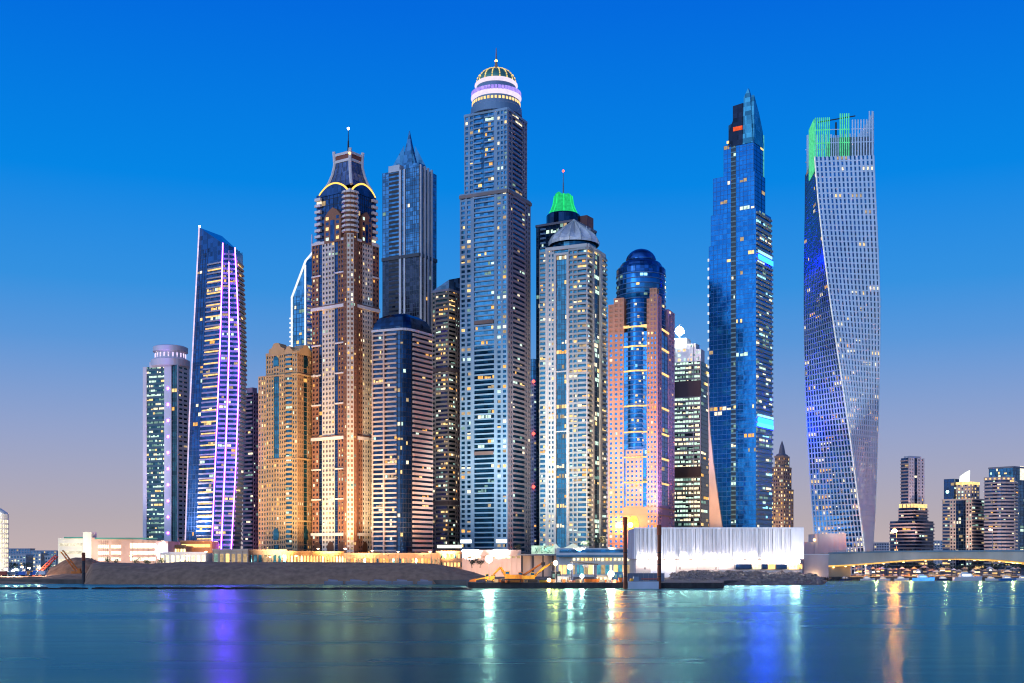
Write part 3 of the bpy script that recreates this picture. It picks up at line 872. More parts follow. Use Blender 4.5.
strip(t, FL, 0, .4, 2.6, Z(246, Y), 'glass', fh=3.9, n=4, p=.015, lits=LITS_W, mull=mat('navy_mullion', (.03, .06, .12), .4))
b = t.mb('mullion', mat('navy_mullion', (.03, .06, .12), .4)); b.cur = 0
strip(t, FL, .42, .97, 2.6, zt, 'balc', fh=3.9, n=6, p=.03, wall=PG, lits=LITS_W, bh=.3, bd=.9, rowp=.03)
for j, z in enumerate([2.6 + 9.5 * i for i in range(1, 40)]):
    if z > zt - 2: break
    FL.put(t.mb('warm_light_band', WARMBAND), .46, .97, z + .1, z + 1.1, .7, 1.15)
PURW = mat('violet_grey_wall', (.24, .24, .46), .7)
strip(t, FM, .05, .95, 2.6, Z(250, Y), 'balc', fh=3.9, n=4, p=.09, wall=PURW, lits=LITS_W, bh=.4, bd=.8)
FM.put(t.mb('wall', PURW), .4, .5, 2.6, Z(250, Y), -.3, 1.0, 8)
strip(t, FR, .1, .97, 2.6, Z(256, Y), 'balc', fh=3.9, n=3, p=.035, wall=PD, lits=LITS_W, bm=PD, bh=.42, bd=1.0)
for e, zt, m, r in ((eL, tops[0], glow('edge_pale_led', (.9, .72, 1), 1.1, False, .2), .55), (eA, tops[1], VIOLET_LED, .42), (eB, tops[2], VIOLET_LED, .42)):
    b = t.mb('edge_light#' + m.name + str(r) + str(zt), m)
    for i in range(40):
        z0, z1 = 8 + (zt - 8) * i / 40, 8 + (zt - 8) * (i + 1) / 40; p, q = e(z0), e(z1)
        b.bar((p.x, p.y - 1.5, z0), (q.x, q.y - 1.5, z1), r, b.cur, 5)
t.mb('roof_lamp', WHITE_LAMP).ball((eL(tops[0]).x, eL(tops[0]).y, tops[0] + .8), .9)
t.mb('roof_railing', DARK)
p, q = eA(tops[1]), eR(tops[3])
for i in range(8):
    u = i / 8; s = p + (q - p) * u; z = tops[1] + (tops[3] - tops[1]) * u
    t.mb('roof_railing', DARK).box(s.x, s.y + 6, z - 1, .5, .5, 3.4)
for u_ in (.46,):
    FM.put(t.mb('purple_wash_strip', PURPLE_LED), u_ - .014, u_ + .014, 10, Z(262, Y), .9, 1.25, 10)
SAIL = t
t.finish()

# --- small purple-brown tower behind
Y = 1080
t = Thing('apartment_tower', 'dim purple-brown tower behind the violet-edged sail tower', 'tower', (X(252, Y), Y + 12, 2.6))
PU = mat('purple_brown_wall', (.42, .24, .32), .8)
L, M, R, B, z0, z1 = shaft(t, 243, 253, 260.5, Y, 35, 393, None, [(243, 253, 'balc', dict(n=4, p=.08, wall=PU, bm=PU, bh=.45, lits=LITS_C))],
    [(253, 260.5, 'punch', dict(n=3, p=.05, wall=PU, lits=LITS_C))], G2, fh=3.8)
t.mb('roof_block', PU).prism([tuple(mid(L, R) + (p - mid(L, R)) * .6) for p in (L, M, R, B)], z1 - .2, Z(387.5, Y))
t.finish()

# --- sandstone tower with gables
Y = 960
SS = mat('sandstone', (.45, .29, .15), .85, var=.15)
SD = mat('sandstone_shaded', (.31, .18, .10), .85, var=.15)  # darker copy for the side front, its shade put into the colour
GT = glass('teal_glass', (.03, .15, .22))
t = Thing('apartment_tower', 'stepped sandstone tower with small gables and a tall blue window strip', 'tower', (X(286, Y), Y + 20, 2.6))
ks = dict(wall=SS, lits=LITS_W, ww=.56, wh=.58)
kd = dict(wall=SD, lits=LITS_W, ww=.5, wh=.55)
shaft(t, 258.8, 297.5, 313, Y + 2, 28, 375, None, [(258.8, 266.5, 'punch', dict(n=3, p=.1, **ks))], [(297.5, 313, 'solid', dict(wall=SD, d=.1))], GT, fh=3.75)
L, M, R, B, z0, z1 = shaft(t, 266.5, 297.5, 312.5, Y, 28, 354, None, [
    (266.5, 274, 'punch', dict(n=3, p=.06, **ks)), (274, 279.5, 'punch', dict(n=2, p=.03, yb=545, yt=458, **ks)), (274, 279.5, 'glass', dict(n=2, p=0, yt=376, yb=458)), (274, 279.5, 'punch', dict(n=2, p=.03, yb=376, **ks)),
    (279.5, 286, 'punch', dict(n=3, p=.04, **ks)), (286, 292.5, 'balc', dict(n=2, p=.08, wall=SS, bm=SS, bh=.42, bd=1.6, lits=LITS_C)), (292.5, 297.5, 'punch', dict(n=2, p=.05, **ks))],
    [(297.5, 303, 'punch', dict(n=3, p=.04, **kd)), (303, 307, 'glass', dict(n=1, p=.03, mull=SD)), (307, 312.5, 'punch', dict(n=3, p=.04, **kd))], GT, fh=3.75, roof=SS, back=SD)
FL, FR = Face(L, M), Face(M, R)
def gable(Fc, a0, a1, yt, m):
    u0, u1 = ushare(Fc, a0), ushare(Fc, a1); z = z1; h = Z(yt, Y) - z; um = (u0 + u1) / 2; w2 = (u1 - u0) / 2
    plate(t.mb('gable', m), Fc, [(u0, z - 1), (u1, z - 1), (u1, z + h * .45), (um + w2 * .6, z + h * .6), (um + w2 * .35, z + h * .95), (um, z + h), (um - w2 * .35, z + h * .95), (um - w2 * .6, z + h * .6), (u0, z + h * .45)], -8, .9)
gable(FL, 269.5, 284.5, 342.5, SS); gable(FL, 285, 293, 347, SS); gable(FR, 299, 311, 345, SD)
for Fc, px, w2 in ((FL, 276.7, 2.6), (FL, 289.2, 2.6), (FR, 305, 1.9)):       # tall arched openings high on the fronts
    u0, u1 = ushare(Fc, px - w2), ushare(Fc, px + w2); um, r = (u0 + u1) / 2, (u1 - u0) / 2
    plate(t.mb('arched_window', GT), Fc, [(u0, Z(366, Y)), (u1, Z(366, Y))] + [(um + r * math.cos(a_), Z(360, Y) + 3 * math.sin(a_)) for a_ in [math.pi * q / 8 for q in range(9)]], .5, .98)
    plate(t.mb('arched_window', GT), Fc, [(u0, Z(540, Y)), (u1, Z(540, Y))] + [(um + r * math.cos(a_), Z(532, Y) + 3 * math.sin(a_)) for a_ in [math.pi * q / 8 for q in range(9)]], .5, .98)
for yy in (376, 460, 522): cornice(t, [FL, FR], Z(yy, Y), 1.2, 1.1, SS)
t.finish()

# --- white-edged glass sail behind the ornate tower
Y = 1110
WE = glow('white_edge_led', (.85, .9, 1), 1.25, False, .15)
G7 = glass('sky_blue_glass', (.07, .26, .42), .15)
t = Thing('glass_tower', 'slanted blue glass tower outlined with white light behind red-brown tower', 'tower', (X(304, Y), Y + 15, 2.6))
L, M, R, B = rect(292, 306, 318, Y, 32)
t.mb('glazing', G7).prism([tuple(p) for p in (L, M, R, B)], 2.6, [Z(297, Y), Z(262, Y), Z(252, Y), Z(285, Y)])
FL, FR = Face(L, M), Face(M, R)
strip(t, FL, .12, .9, 2.6, Z(296, Y), 'glass', fh=4, n=4, p=.06, lits=LITS_C)
strip(t, FR, .1, .9, 2.6, Z(285, Y), 'balc', fh=4, n=3, p=.4, lits=LITS_M, wall=WL, bm=WL)
b = t.mb('edge_light', WE)
FL.put(b, -.03, .05, 20, Z(297, Y), -.2, 1); FL.put(b, .93, 1.0, 20, Z(266, Y), -.2, 1)
b.bar(FL.at(0, Z(297, Y), .5), FL.at(1, Z(262, Y), .5), .95, 0, 6); b.bar(FL.at(1, Z(262, Y), .5), FR.at(.5, Z(252, Y), .5), .9, 0, 6)
for j in range(8): FL.put(b, -.16, -.02, Z(318 + 4.6 * j, Y), Z(318 + 4.6 * j, Y) + 1.3, -.3, .6)
Mx = FR.at(.62, 0, -2); b = t.mb('mast', FIN); b.bar((Mx[0], Mx[1], Z(262, Y)), (Mx[0], Mx[1], Z(233, Y)), 1.2, 0, 6, .6)
t.finish()
# --- thin pale tower with red lamps, seen between two big ones
Y = 1300
t = Thing('apartment_tower', 'thin pale tower with red lamps glimpsed beside tallest tower', 'tower', (X(533, Y), Y + 10, 2.6))
TP = mat('pale_lilac_wall', (.5, .44, .5), .8)
shaft(t, 528.5, 534, 538.5, Y, 40, 382, None, [(528.5, 534, 'punch', dict(n=3, p=.06, wall=TP))], [(534, 538.5, 'balc', dict(n=2, p=.05, wall=TP, bm=TP))], G2, fh=4)
L, M, R, B, z0, z1 = shaft(t, 529.5, 533.5, 536.5, Y, 40, 359, 382, [(529.5, 533.5, 'glass', dict(n=2, p=0))], [(533.5, 536.5, 'glass', dict(n=2, p=0))], G7, fh=4)
for yy in (382, 434, 487): t.mb('red_lamp', RED_LAMP).ball((M.x, M.y - 2.5, Z(yy, Y)), 1.7)
t.finish()

# --- dark tower with the green-lit roof, behind the tent-crowned one
Y = 1062
t = Thing('skyscraper', 'dark blue tower with green-lit roof behind the tent-crowned tower', 'tower', (X(566, Y), Y + 25, 2.6))
L, M, R, B, z0, z1 = shaft(t, 536.3, 574, 596, Y, 30, 224, None, [
    (536.3, 541, 'glass', dict(n=2, p=.02)), (541, 546, 'balc', dict(n=2, p=.05, wall=PD, bm=PB)), (546, 574, 'glass', dict(n=8, p=.02))],
    [(574, 596, 'glass', dict(n=6, p=.03))], glass('teal_navy_glass', (.03, .09, .16)), fh=4, roof=PD)
c = mid(L, R); k = c.y / F; cx = X(563.3, c.y)
def lz(y): return Z(y, c.y)
t.mb('drum', G4).lathe(cx, c.y, [(17 * k, z1), (17 * k, lz(216.5)), (15.5 * k, lz(215))], 20)
gb = t.mb('green_roof', GREEN_SOFT)  # green light on the roof given as its own glow
gb.lathe(cx, c.y, [(15.2 * k, lz(216)), (12.5 * k, lz(211)), (10.2 * k, lz(205)), (9.4 * k, lz(200)), (8.8 * k, lz(196))], 8)
gb.lathe(cx - 4.5 * k, c.y, [(4.4 * k, lz(198)), (3.6 * k, lz(194)), (1.2 * k, lz(192))], 8)
gb.lathe(cx + 4.5 * k, c.y, [(4.2 * k, lz(198)), (3.2 * k, lz(195)), (1.2 * k, lz(193.5))], 8)
b = t.mb('roof_rib', GREEN_RIB_GLOW)  # ribs glow with the roof's green light, they are no lamps
for i in range(8):
    an = 2 * math.pi * i / 8; pr = [(15.3, 216), (12.6, 211), (10.3, 205), (9.5, 200), (8.9, 196)]
    for (r0, y0), (r1, y1) in zip(pr, pr[1:]):
        b.bar((cx + r0 * k * math.cos(an), c.y + r0 * k * math.sin(an), lz(y0)), (cx + r1 * k * math.cos(an), c.y + r1 * k * math.sin(an), lz(y1)), .5, 0, 4)
b = t.mb('mast', STEEL); b.bar((cx, c.y, lz(197)), (cx, c.y, lz(183)), .7, 0, 6, .5); b.bar((cx, c.y, lz(183)), (cx, c.y, lz(172)), .4, 0, 6, .2)
t.mb('beacon_lamp', RED_LAMP).ball((cx, c.y, lz(171)), 1.1)
t.mb('roof_block', mat('red_brown_block', (.2, .1, .1), .8)).prism([tuple(R + (p - R) * .3 + (M - R) * .12) for p in (L, M, R, B)], z1, lz(217))
t.finish()

# --- white gridded tower with tent crown
Y = 1000
WG = mat('warm_white_frame', (.46, .50, .49), .7, var=.08)
WG2 = mat('grey_white_balcony', (.30, .36, .37), .7, var=.12)
G8 = glass('green_blue_glass', (.008, .08, .15))
t = Thing('apartment_tower', 'white-framed apartment tower under a pleated grey tent-like crown', 'tower', (X(573, Y), Y + 22, 2.6))
kw = dict(wall=WG, bm=WG2, lits=LITS_W)
L, M, R, B, z0, z1 = shaft(t, 540, 587.5, 606, Y, 24, 247, None, [
    (540, 546, 'balc', dict(n=2, p=.14, bh=.4, **kw)), (546, 548.3, 'solid', dict(wall=WG, d=1.5)), (548.3, 554.5, 'punch', dict(n=2, p=.16, wall=WG, lits=LITS_W)),
    (554.5, 556.5, 'solid', dict(wall=WG, d=1.5, yt=253)), (556.5, 567, 'glass', dict(n=4, p=.05, rowp=.10, lits=LITS_W, yt=255, run=.6)), (567, 569.2, 'solid', dict(wall=WG, d=1.5, yt=253)),
    (569.2, 577.5, 'balc', dict(n=2, p=.16, bh=.4, vn=2, **kw)), (577.5, 586.5, 'balc', dict(n=2, p=.2, bh=.42, bd=2.0, **kw)), (586.5, 587.5, 'solid', dict(wall=WG))],
    [(587.5, 591.5, 'balc', dict(n=2, p=.14, bh=.4, **kw)), (591.5, 593, 'solid', dict(wall=WG, d=1.3)), (593, 599, 'glass', dict(n=3, p=.26, lits=LITS_C)), (599, 601, 'solid', dict(wall=WG, d=1.3)),
     (601, 606, 'balc', dict(n=2, p=.2, bh=.4, **kw))], G8, fh=4.1, back=WG2)
FL, FR = Face(L, M), Face(M, R)
b = t.mb('wall', WG)
FL.put(b, ushare(FL, 546), ushare(FL, 587.5), z1 - 2.2, z1 + .6, -.5, 1.7); FL.put(b, ushare(FL, 554.5), ushare(FL, 569.2), Z(255, Y), Z(253, Y), -.5, 1.6)
FR.put(b, 0, ushare(FR, 604), z1 - 2.2, z1 + .6, -.5, 1.6)
for yy in (372, 432): FL.put(t.mb('cornice', WG), ushare(FL, 556.5), ushare(FL, 567), Z(yy, Y), Z(yy, Y) + 1.0, 0, .8)
c = mid(L, R); k = c.y / F; cx = X(574, c.y)
def lz(y): return Z(y, c.y)
t.mb('drum', G8).lathe(cx, c.y, [(22 * k, z1 - .5), (22 * k, lz(243))], 24)
TG = mat('tent_grey_metal', (.68, .68, .68), .5, .2)
b = t.mb('tent_roof', TG); nR = 28; o = 0
prof = [(25, 246, .0, 0), (24.8, 243, .015, .4), (21, 238.5, .06, 1.0), (15.5, 234, .10, 1.2), (10, 230, .14, 1.2), (5.5, 226, .16, .9), (2.6, 223, .1, .5)]
for (r, y, am, dz) in prof:
    for i in range(nR):
        s = 1 + (am if i % 2 == 0 else -am); an = 2 * math.pi * i / nR; b.v.append((cx + r * k * s * math.cos(an), c.y + r * k * s * math.sin(an), lz(y) + (dz if i % 2 == 0 else -dz)))
for q in range(len(prof) - 1):
    for i in range(nR):
        j = (i + 1) % nR; b.f.append((q * nR + i, q * nR + j, (q + 1) * nR + j, (q + 1) * nR + i)); b.mi.append(0)
b.v.append((cx, c.y, lz(219.5))); ap = len(b.v) - 1
for i in range(nR): b.f.append(((len(prof) - 1) * nR + i, (len(prof) - 1) * nR + (i + 1) % nR, ap)); b.mi.append(0)
for i in range(nR // 2):
    pts_ = [b.v[q * nR + 2 * i] for q in range(len(prof))] + [(cx, c.y, lz(219.5))]
    for p_, q_ in zip(pts_, pts_[1:]): t.mb('tent_rib', WG).bar(Vector(p_) + Vector((0, 0, .2)), Vector(q_) + Vector((0, 0, .2)), .38, 0, 4)
for i in range(6):
    an = math.pi * (1.08 + .17 * i); t.mb('tent_finial', TG).bar((cx + 17 * k * math.cos(an), c.y + 17 * k * math.sin(an), lz(238)), (cx + 16 * k * math.cos(an), c.y + 16 * k * math.sin(an), lz(229)), .6, 0, 5, .2)
t.finish()

# --- rose-coloured tower with glass cylinder top
Y = 960
RO = mat('rose_stone', (.50, .26, .16), .8, var=.12)
ROP = mat('rose_stone_violet_lit', (.42, .26, .34), .8, var=.12)  # rose stone of the narrow side, its violet light put into the colour
G9 = glass('cobalt_glass', (.012, .15, .40))
G9D = glass('dark_cobalt_glass', (.015, .10, .32))
t = Thing('apartment_tower', 'rose stone tower with cobalt glass cylinder and domed dark top', 'tower', (X(641, Y), Y + 20, 2.6))
kr = dict(wall=RO, lits=LITS_W, ww=.52, wh=.5)
kp = dict(wall=ROP, lits=LITS_W, ww=.5, wh=.5)
L, M, R, B, z0, z1 = shaft(t, 608.5, 657, 674, Y, 22, 332, None, [
    (608.5, 624, 'punch', dict(n=3, p=.05, **kr)), (624, 626, 'glass', dict(n=1, p=0)), (626, 645, 'balc', dict(n=4, p=.02, yb=450, wall=G9, bm=mat('blue_ledge', (.06, .14, .3), .4), bh=.3, bd=.5)),
    (626, 643, 'punch', dict(n=4, p=.03, yt=450, yb=507, **kr)), (643, 647, 'glass', dict(n=1, p=.15, yt=450, yb=507, lits=LITS_C)), (645, 647, 'glass', dict(n=1, p=0, yb=450)),
    (624, 647, 'solid', dict(wall=RO, yt=507, d=.5)), (647, 657, 'punch', dict(n=3, p=.07, **kr))],
    [(657, 661, 'punch', dict(n=2, p=.02, **kp)), (661, 668, 'glass', dict(n=2, p=.02, yb=505)), (661, 668, 'solid', dict(wall=ROP, yt=505)), (668, 674, 'punch', dict(n=2, p=.02, **kp))], G9, fh=3.9, back=ROP)
FL, FR = Face(L, M), Face(M, R)
for Fc, a0, a1, yt, m, nn in ((FL, 608.5, 614, 303, RO, 1), (FL, 614, 624, 297, RO, 2), (FL, 647, 650, 300, RO, 1), (FL, 650, 657, 290, RO, 2), (FR, 657, 661, 296, ROP, 1), (FR, 668, 674, 303, ROP, 2)):
    u0, u1 = ushare(Fc, a0), ushare(Fc, a1)
    Fc.put(t.mb('stepped_wing', m), u0, u1, z1 - .3, Z(yt, Y), -6, -.02)
    strip(t, Fc, u0, u1, z1, Z(yt, Y), 'punch', fh=3.9, n=nn, p=.04, wall=m, lits=LITS_W)
c = mid(L, R); k = c.y / F; cx = X(641, c.y)
def lz(y): return Z(y, c.y)
prof = [(24.2, 340), (24.2, 272), (23.4, 269.5), (21, 268)]
t.mb('glass_cylinder', G9).lathe(cx, c.y, [(r * k, lz(y)) for r, y in prof], 40)
um = ushare(FL, 635.5); rb_ = 11.6 * Y / F; pb = FL.at(um, 0, 2.6 - rb_)      # the curved glass bay that runs up the front into the cylinder
t.mb('glass_bay', G9).lathe(pb[0], pb[1], [(rb_, Z(449, Y)), (rb_, Z(300, Y))], 40)
for i in range(31): t.mb('bay_ledge', mat('blue_ledge', (.06, .14, .3), .4)).lathe(pb[0], pb[1], [(rb_, Z(448 - 4.8 * i, Y)), (rb_ + .35, Z(448 - 4.8 * i, Y) + .1), (rb_ + .35, Z(448 - 4.8 * i, Y) + .8), (rb_, Z(448 - 4.8 * i, Y) + .9)], 40)
for yy in (328, 347.5, 372, 407, 433):
    for i in range(9):
        a0 = math.pi * (1.16 + .075 * i); pa, pc = [Vector((pb[0] + rb_ * math.cos(q), pb[1] + rb_ * math.sin(q))) for q in (a0, a0 + .235)]
        Face(pa, pc).put(t.mb('warm_light_band', WARMBAND), 0, 1, Z(yy, Y), Z(yy, Y) + 1.2, -.1, .55)
for i in range(34):
    a0 = math.pi * random.uniform(1.2, 1.75); yy = random.uniform(305, 445); pa, pc = [Vector((pb[0] + rb_ * math.cos(q), pb[1] + rb_ * math.sin(q))) for q in (a0, a0 + .18)]
    t.rep('window', Face(pa, pc).c8(0, 1, Z(yy, Y), Z(yy, Y) + 1.8, -.1, .2), random.choice([CYAN_LED, WARM, DIMC, PALE]))
b = t.mb('cylinder_ring', mat('blue_ledge', (.06, .14, .3), .4))
for i in range(13):
    y = 338 - 5 * i; b.lathe(cx, c.y, [(24.2 * k, lz(y)), (24.9 * k, lz(y) + .1), (24.9 * k, lz(y) + .7), (24.2 * k, lz(y) + .8)], 40)
t.mb('dark_tier', G9D).lathe(cx, c.y, [(24.6 * k, lz(276)), (24.6 * k, lz(271)), (21.5 * k, lz(268.5)), (20.5 * k, lz(266)), (19 * k, lz(264)), (16.5 * k, lz(262.5))], 36)
t.mb('dome', G9D).lathe(cx - 3.5 * 0, c.y, [(15.5 * k * math.cos(a_), lz(263) + 13.8 * k * math.sin(a_)) for a_ in [math.pi / 2 * i / 7 * .98 for i in range(8)]], 32)
for (nA, y0, p) in ((20, 300, .2), (20, 310, .25), (20, 290, .12), (20, 281, .12)):
    for i in range(nA):
        an = math.pi * (1 + i / nA)
        if random.random() < p:
            pa, pb = Vector((cx + 24.4 * k * math.cos(an), c.y + 24.4 * k * math.sin(an))), Vector((cx + 24.4 * k * math.cos(an + math.pi / nA), c.y + 24.4 * k * math.sin(an + math.pi / nA)))
            t.rep('window', Face(pa, pb).c8(.08, .92, lz(y0), lz(y0) + 2, -.1, .25), random.choice([CYAN_LED, WARM, DIMC]))
for yy in (328, 347.5, 372, 407, 433, 458, 483):
    FL.put(t.mb('warm_light_band', WARMBAND), ushare(FL, 624), ushare(FL, 647), Z(yy, Y), Z(yy, Y) + (1.9 if yy == 328 else 1.1), .2, 1.3)
    FR.put(t.mb('warm_light_band', WARMBAND), ushare(FR, 661), ushare(FR, 668), Z(yy + 1, Y), Z(yy + 1, Y) + 1.3, .2, 1.0)
for yy in (509, 516): cornice(t, [FL, FR], Z(yy, Y), 1.0, 1.2, RO)
u = ushare(FL, 634); arc = [(u + .1 * math.cos(a_), Z(525, Y) + 8 * math.sin(a_)) for a_ in [math.pi * q / 10 for q in range(11)]]
for px in (619, 631): t.mb('arch_lamp#%d' % px, glow('arch_hot_lamp', (1, .17, .015), 800, True, .05)).ball((FL.at(ushare(FL, px), 0, 1.6)[0], FL.at(ushare(FL, px), 0, 1.6)[1], Z(525, Y)), 1.9)
plate(t.mb('lit_arch', glow('arch_yellow_light', (1, .42, .07), 3, True, .5)), FL, [(u - .1, Z(552, Y)), (u + .1, Z(552, Y))] + arc, .3, .75)
t.finish(smooth=('dome', 'glass_cylinder'))

# --- brightly lit office tower with floodlit roof
Y = 1065
t = Thing('office_tower', 'brightly lit office tower with floodlit white roof steps', 'tower', (X(692, Y), Y + 20, 2.6))
OW = mat('office_white', (.72, .74, .72), .6); GB = glass('green_black_glass', (.02, .05, .05))
L, M, R, B, z0, z1 = shaft(t, 671.5, 701, 713, Y, 24, 362, None, [
    (671.5, 700, 'balc', dict(n=10, p=.62, lits=[COOL, COOL, PALE, DIMC], wall=GB, bm=mat('grey_spandrel', (.14, .16, .16), .6), bh=.36, bd=.4, run=.75, rowp=.3)), (700, 701, 'solid', dict(wall=PD))],
    [(701, 713, 'balc', dict(n=5, p=.14, lits=LITS_M, wall=GB, bm=GB, bh=.3, bd=.4))], GB, fh=3.9)
FL = Face(L, M); FR = Face(M, R)
for yy, h in ((397, 14), (477, 9)): FL.put(t.mb('dark_storey', mat('dark_plant_floor', (.04, .03, .035), .8)), 0, 1, Z(yy, Y), Z(yy, Y) + h, 0, .9)
for a0, a1, yt in ((671.5, 687, 338), (687, 696, 344), (696, 701, 350)):
    u0, u1 = ushare(FL, a0), ushare(FL, a1)
    FL.put(t.mb('roof_step', OW), u0, u1, z1 - .5, Z(yt, Y), -12, -.1)
    strip(t, FL, u0, u1, z1, Z(yt, Y), 'punch', fh=4.5, n=3, p=.3, wall=OW, lits=LITS_C, d=.4)
b = t.mb('roof_pole', STEEL); p = FL.at(.3, 0, 2.6); b.bar((p[0], p[1], Z(338, Y)), (p[0], p[1], Z(324, Y)), .6, 0, 6)
t.mb('roof_lamp', glow('roof_flood_lamp', (1, .98, .92), 160, True, .1)).ball((p[0], p[1] - 1, Z(331.5, Y)), 3.9, 0, 14, (1, .5, 1))
b = t.mb('roof_pole', STEEL); p2 = FL.at(.72, 0, -1)
b.bar((p2[0], p2[1] - 1.6, 4), (p2[0], p2[1] - 1.6, Z(346, Y)), .35, 0, 5)
for z_, px in ((372, 708), (384, 706), (393, 709)): FR.put(t.mb('balcony_light', WARM), ushare(FR, px - 2), ushare(FR, px + 2), Z(z_, Y), Z(z_, Y) + 2, .5, .9)
OFFICE = t
t.finish()

# --- cobalt tower with blade crown
Y = 1010
GC = glass('bright_cobalt_glass', (.008, .16, .42), .14, .8, (.25, .25, .26), .1)
GCD = glass('teal_recess_glass', (.02, .07, .11))
MC = mat('cobalt_mullion', (.03, .12, .3), .4, .3)
OG = mat('olive_dark_ledge', (.26, .30, .28), .7)
t = Thing('skyscraper', 'tall cobalt glass tower with a pointed blade crown and blue light signs', 'tower', (X(742, Y), Y + 22, 2.6))
gl = dict(mull=MC, lits=LITS_W)
sec = [(709, 756, 772, 243, None), (711, 756, 771, 212, 243), (713.2, 754.5, 765, 175, 212), (723.8, 753.5, 763.5, 143, 175)]
for i, (a, m_, r, yt, yb) in enumerate(sec):
    lf = [(a, 731, 'glass', dict(n=5 if i < 3 else 2, p=.01, rowp=.02, run=.5, **gl)), (731, 736, 'balc', dict(n=2, p=.06, wall=GCD, bm=mat('teal_ledge', (.08, .2, .24), .5), bh=.3, bd=.5, lits=LITS_C)), (736, m_, 'glass', dict(n=5, p=.012, run=.5, **gl))]
    rt = [(m_, r, 'balc', dict(n=5, p=.13, wall=OG, bm=OG, bh=.4, bd=1.2, lits=[COOL, PALE, DIMC, CYAN_LED]))] if i < 2 else [(m_, r, 'glass', dict(n=3, p=.02, mull=GCD))]
    L, M, R, B, z0, z1 = shaft(t, a, m_, r, Y + i * .8, 34, yt, yb, lf, rt, GC, fh=4.0)
    f_ = Face(L, M); f_.put(t.mb('recess_panel', mat('recess_dark', (.01, .03, .045), .3)), ushare(f_, 731), ushare(f_, 736), z0 + .1, z1 - .1, -.2, .06)
    if i == 0: F1L, F1R = Face(L, M), Face(M, R)
FL, FR = Face(L, M), Face(M, R)
zb = Z(143, Y)
t.mb('crown', GCD).prism([tuple(FL.at(ushare(FL, 728), 0, -1)[:2]), tuple(FL.at(ushare(FL, 750), 0, -1)[:2]), tuple(FR.at(.75, 0, -1)[:2]), tuple(FL.at(ushare(FL, 730), 0, -12)[:2])], zb - .5,
                          [Z(122, Y), Z(112, Y), Z(118, Y), Z(124, Y)])
plate(t.mb('crown_panel', glass('black_panel', (.012, .02, .04))), FL, [(ushare(FL, 733), zb - 1), (ushare(FL, 743), zb - 1), (ushare(FL, 743), Z(103, Y)), (ushare(FL, 733), Z(104, Y))], -4, .4)
plate(t.mb('crown_panel', glass('black_panel', (.012, .02, .04))), FL, [(ushare(FL, 728), zb - 1), (ushare(FL, 733), zb - 1), (ushare(FL, 733), Z(118, Y)), (ushare(FL, 729), Z(128, Y))], -4, .1)
TB = glass('teal_blade_glass', (.05, .26, .36), .15)
plate(t.mb('blade', TB), FL, [(ushare(FL, 743), zb - 1), (.985, zb - 1), (ushare(FL, 750.3), Z(96, Y)), (ushare(FL, 748.3), Z(89.5, Y)), (ushare(FL, 744), Z(98, Y))], -2, .6)
plate(t.mb('blade', TB), FR, [(.02, zb - 1), (1, zb - 1), (.9, Z(128, Y)), (.55, Z(113, Y)), (.02, Z(97, Y))], -2, .4)
FL.put(t.mb('crown_light', glow('crown_red_light', (1, .12, .04), 1.0)), ushare(FL, 733.5), ushare(FL, 742.5), Z(129.5, Y), Z(125.5, Y), .4, .8)
FL.put(t.mb('crown_light', WARM), ushare(FL, 727), ushare(FL, 729), Z(140.5, Y), Z(138, Y), .1, .6)
b = t.mb('edge_light', glow('edge_teal_led', (.1, .6, .6), .8))
FR.put(b, .97, 1.02, Z(212, Y), Z(130, Y), -.2, .5)
F1R.put(t.mb('light_sign', CYAN_LED), .06, .9, Z(255.5, Y), Z(253, Y), .9, 1.6)
F1R.put(t.mb('light_sign', BLUE_LED), .06, .98, Z(262, Y), Z(257, Y), .9, 1.5)
F1R.put(t.mb('light_sign', CYAN_LED), .03, .98, Z(417.5, Y), Z(415.5, Y), .9, 1.6)
F1R.put(t.mb('light_sign', BLUE_LED), .03, .98, Z(423.5, Y), Z(418.5, Y), .9, 1.5)
# side wall that shows where the curved glass skin draws back towards the ground
SW = mat('pale_side_wall', (.55, .42, .34), .8)
uu = lambda px: (P2(px, 1) .x)
pts = [(709, 375), (709.3, 400), (711, 430), (714, 460), (718, 490), (723.5, 528), (724, 545), (710.5, 545), (710, 490), (709.4, 430), (708.6, 385)]
plate(t.mb('side_wall', SW), F1L, [(((px - 709) / 47.0) * 1.0, Z(py, Y)) for px, py in pts], .3, 1.7)
F1R.put(t.mb('light_sign', glow('blue_streak_panel', (.001, .011, 1), 210, True, .1)), .03, .98, Z(427.5, Y), Z(423.7, Y), .9, 1.5)  # extra panel below the sign, added for the blue streak on the water
b = t.mb('edge_light', glow('edge_white_dots', (.9, .95, 1), 1.0))
for i in range(16): F1L.put(b, -.025, .004, Z(258 + 9 * i, Y), Z(258 + 9 * i, Y) + 2.2, -.4, .6)
t.finish()

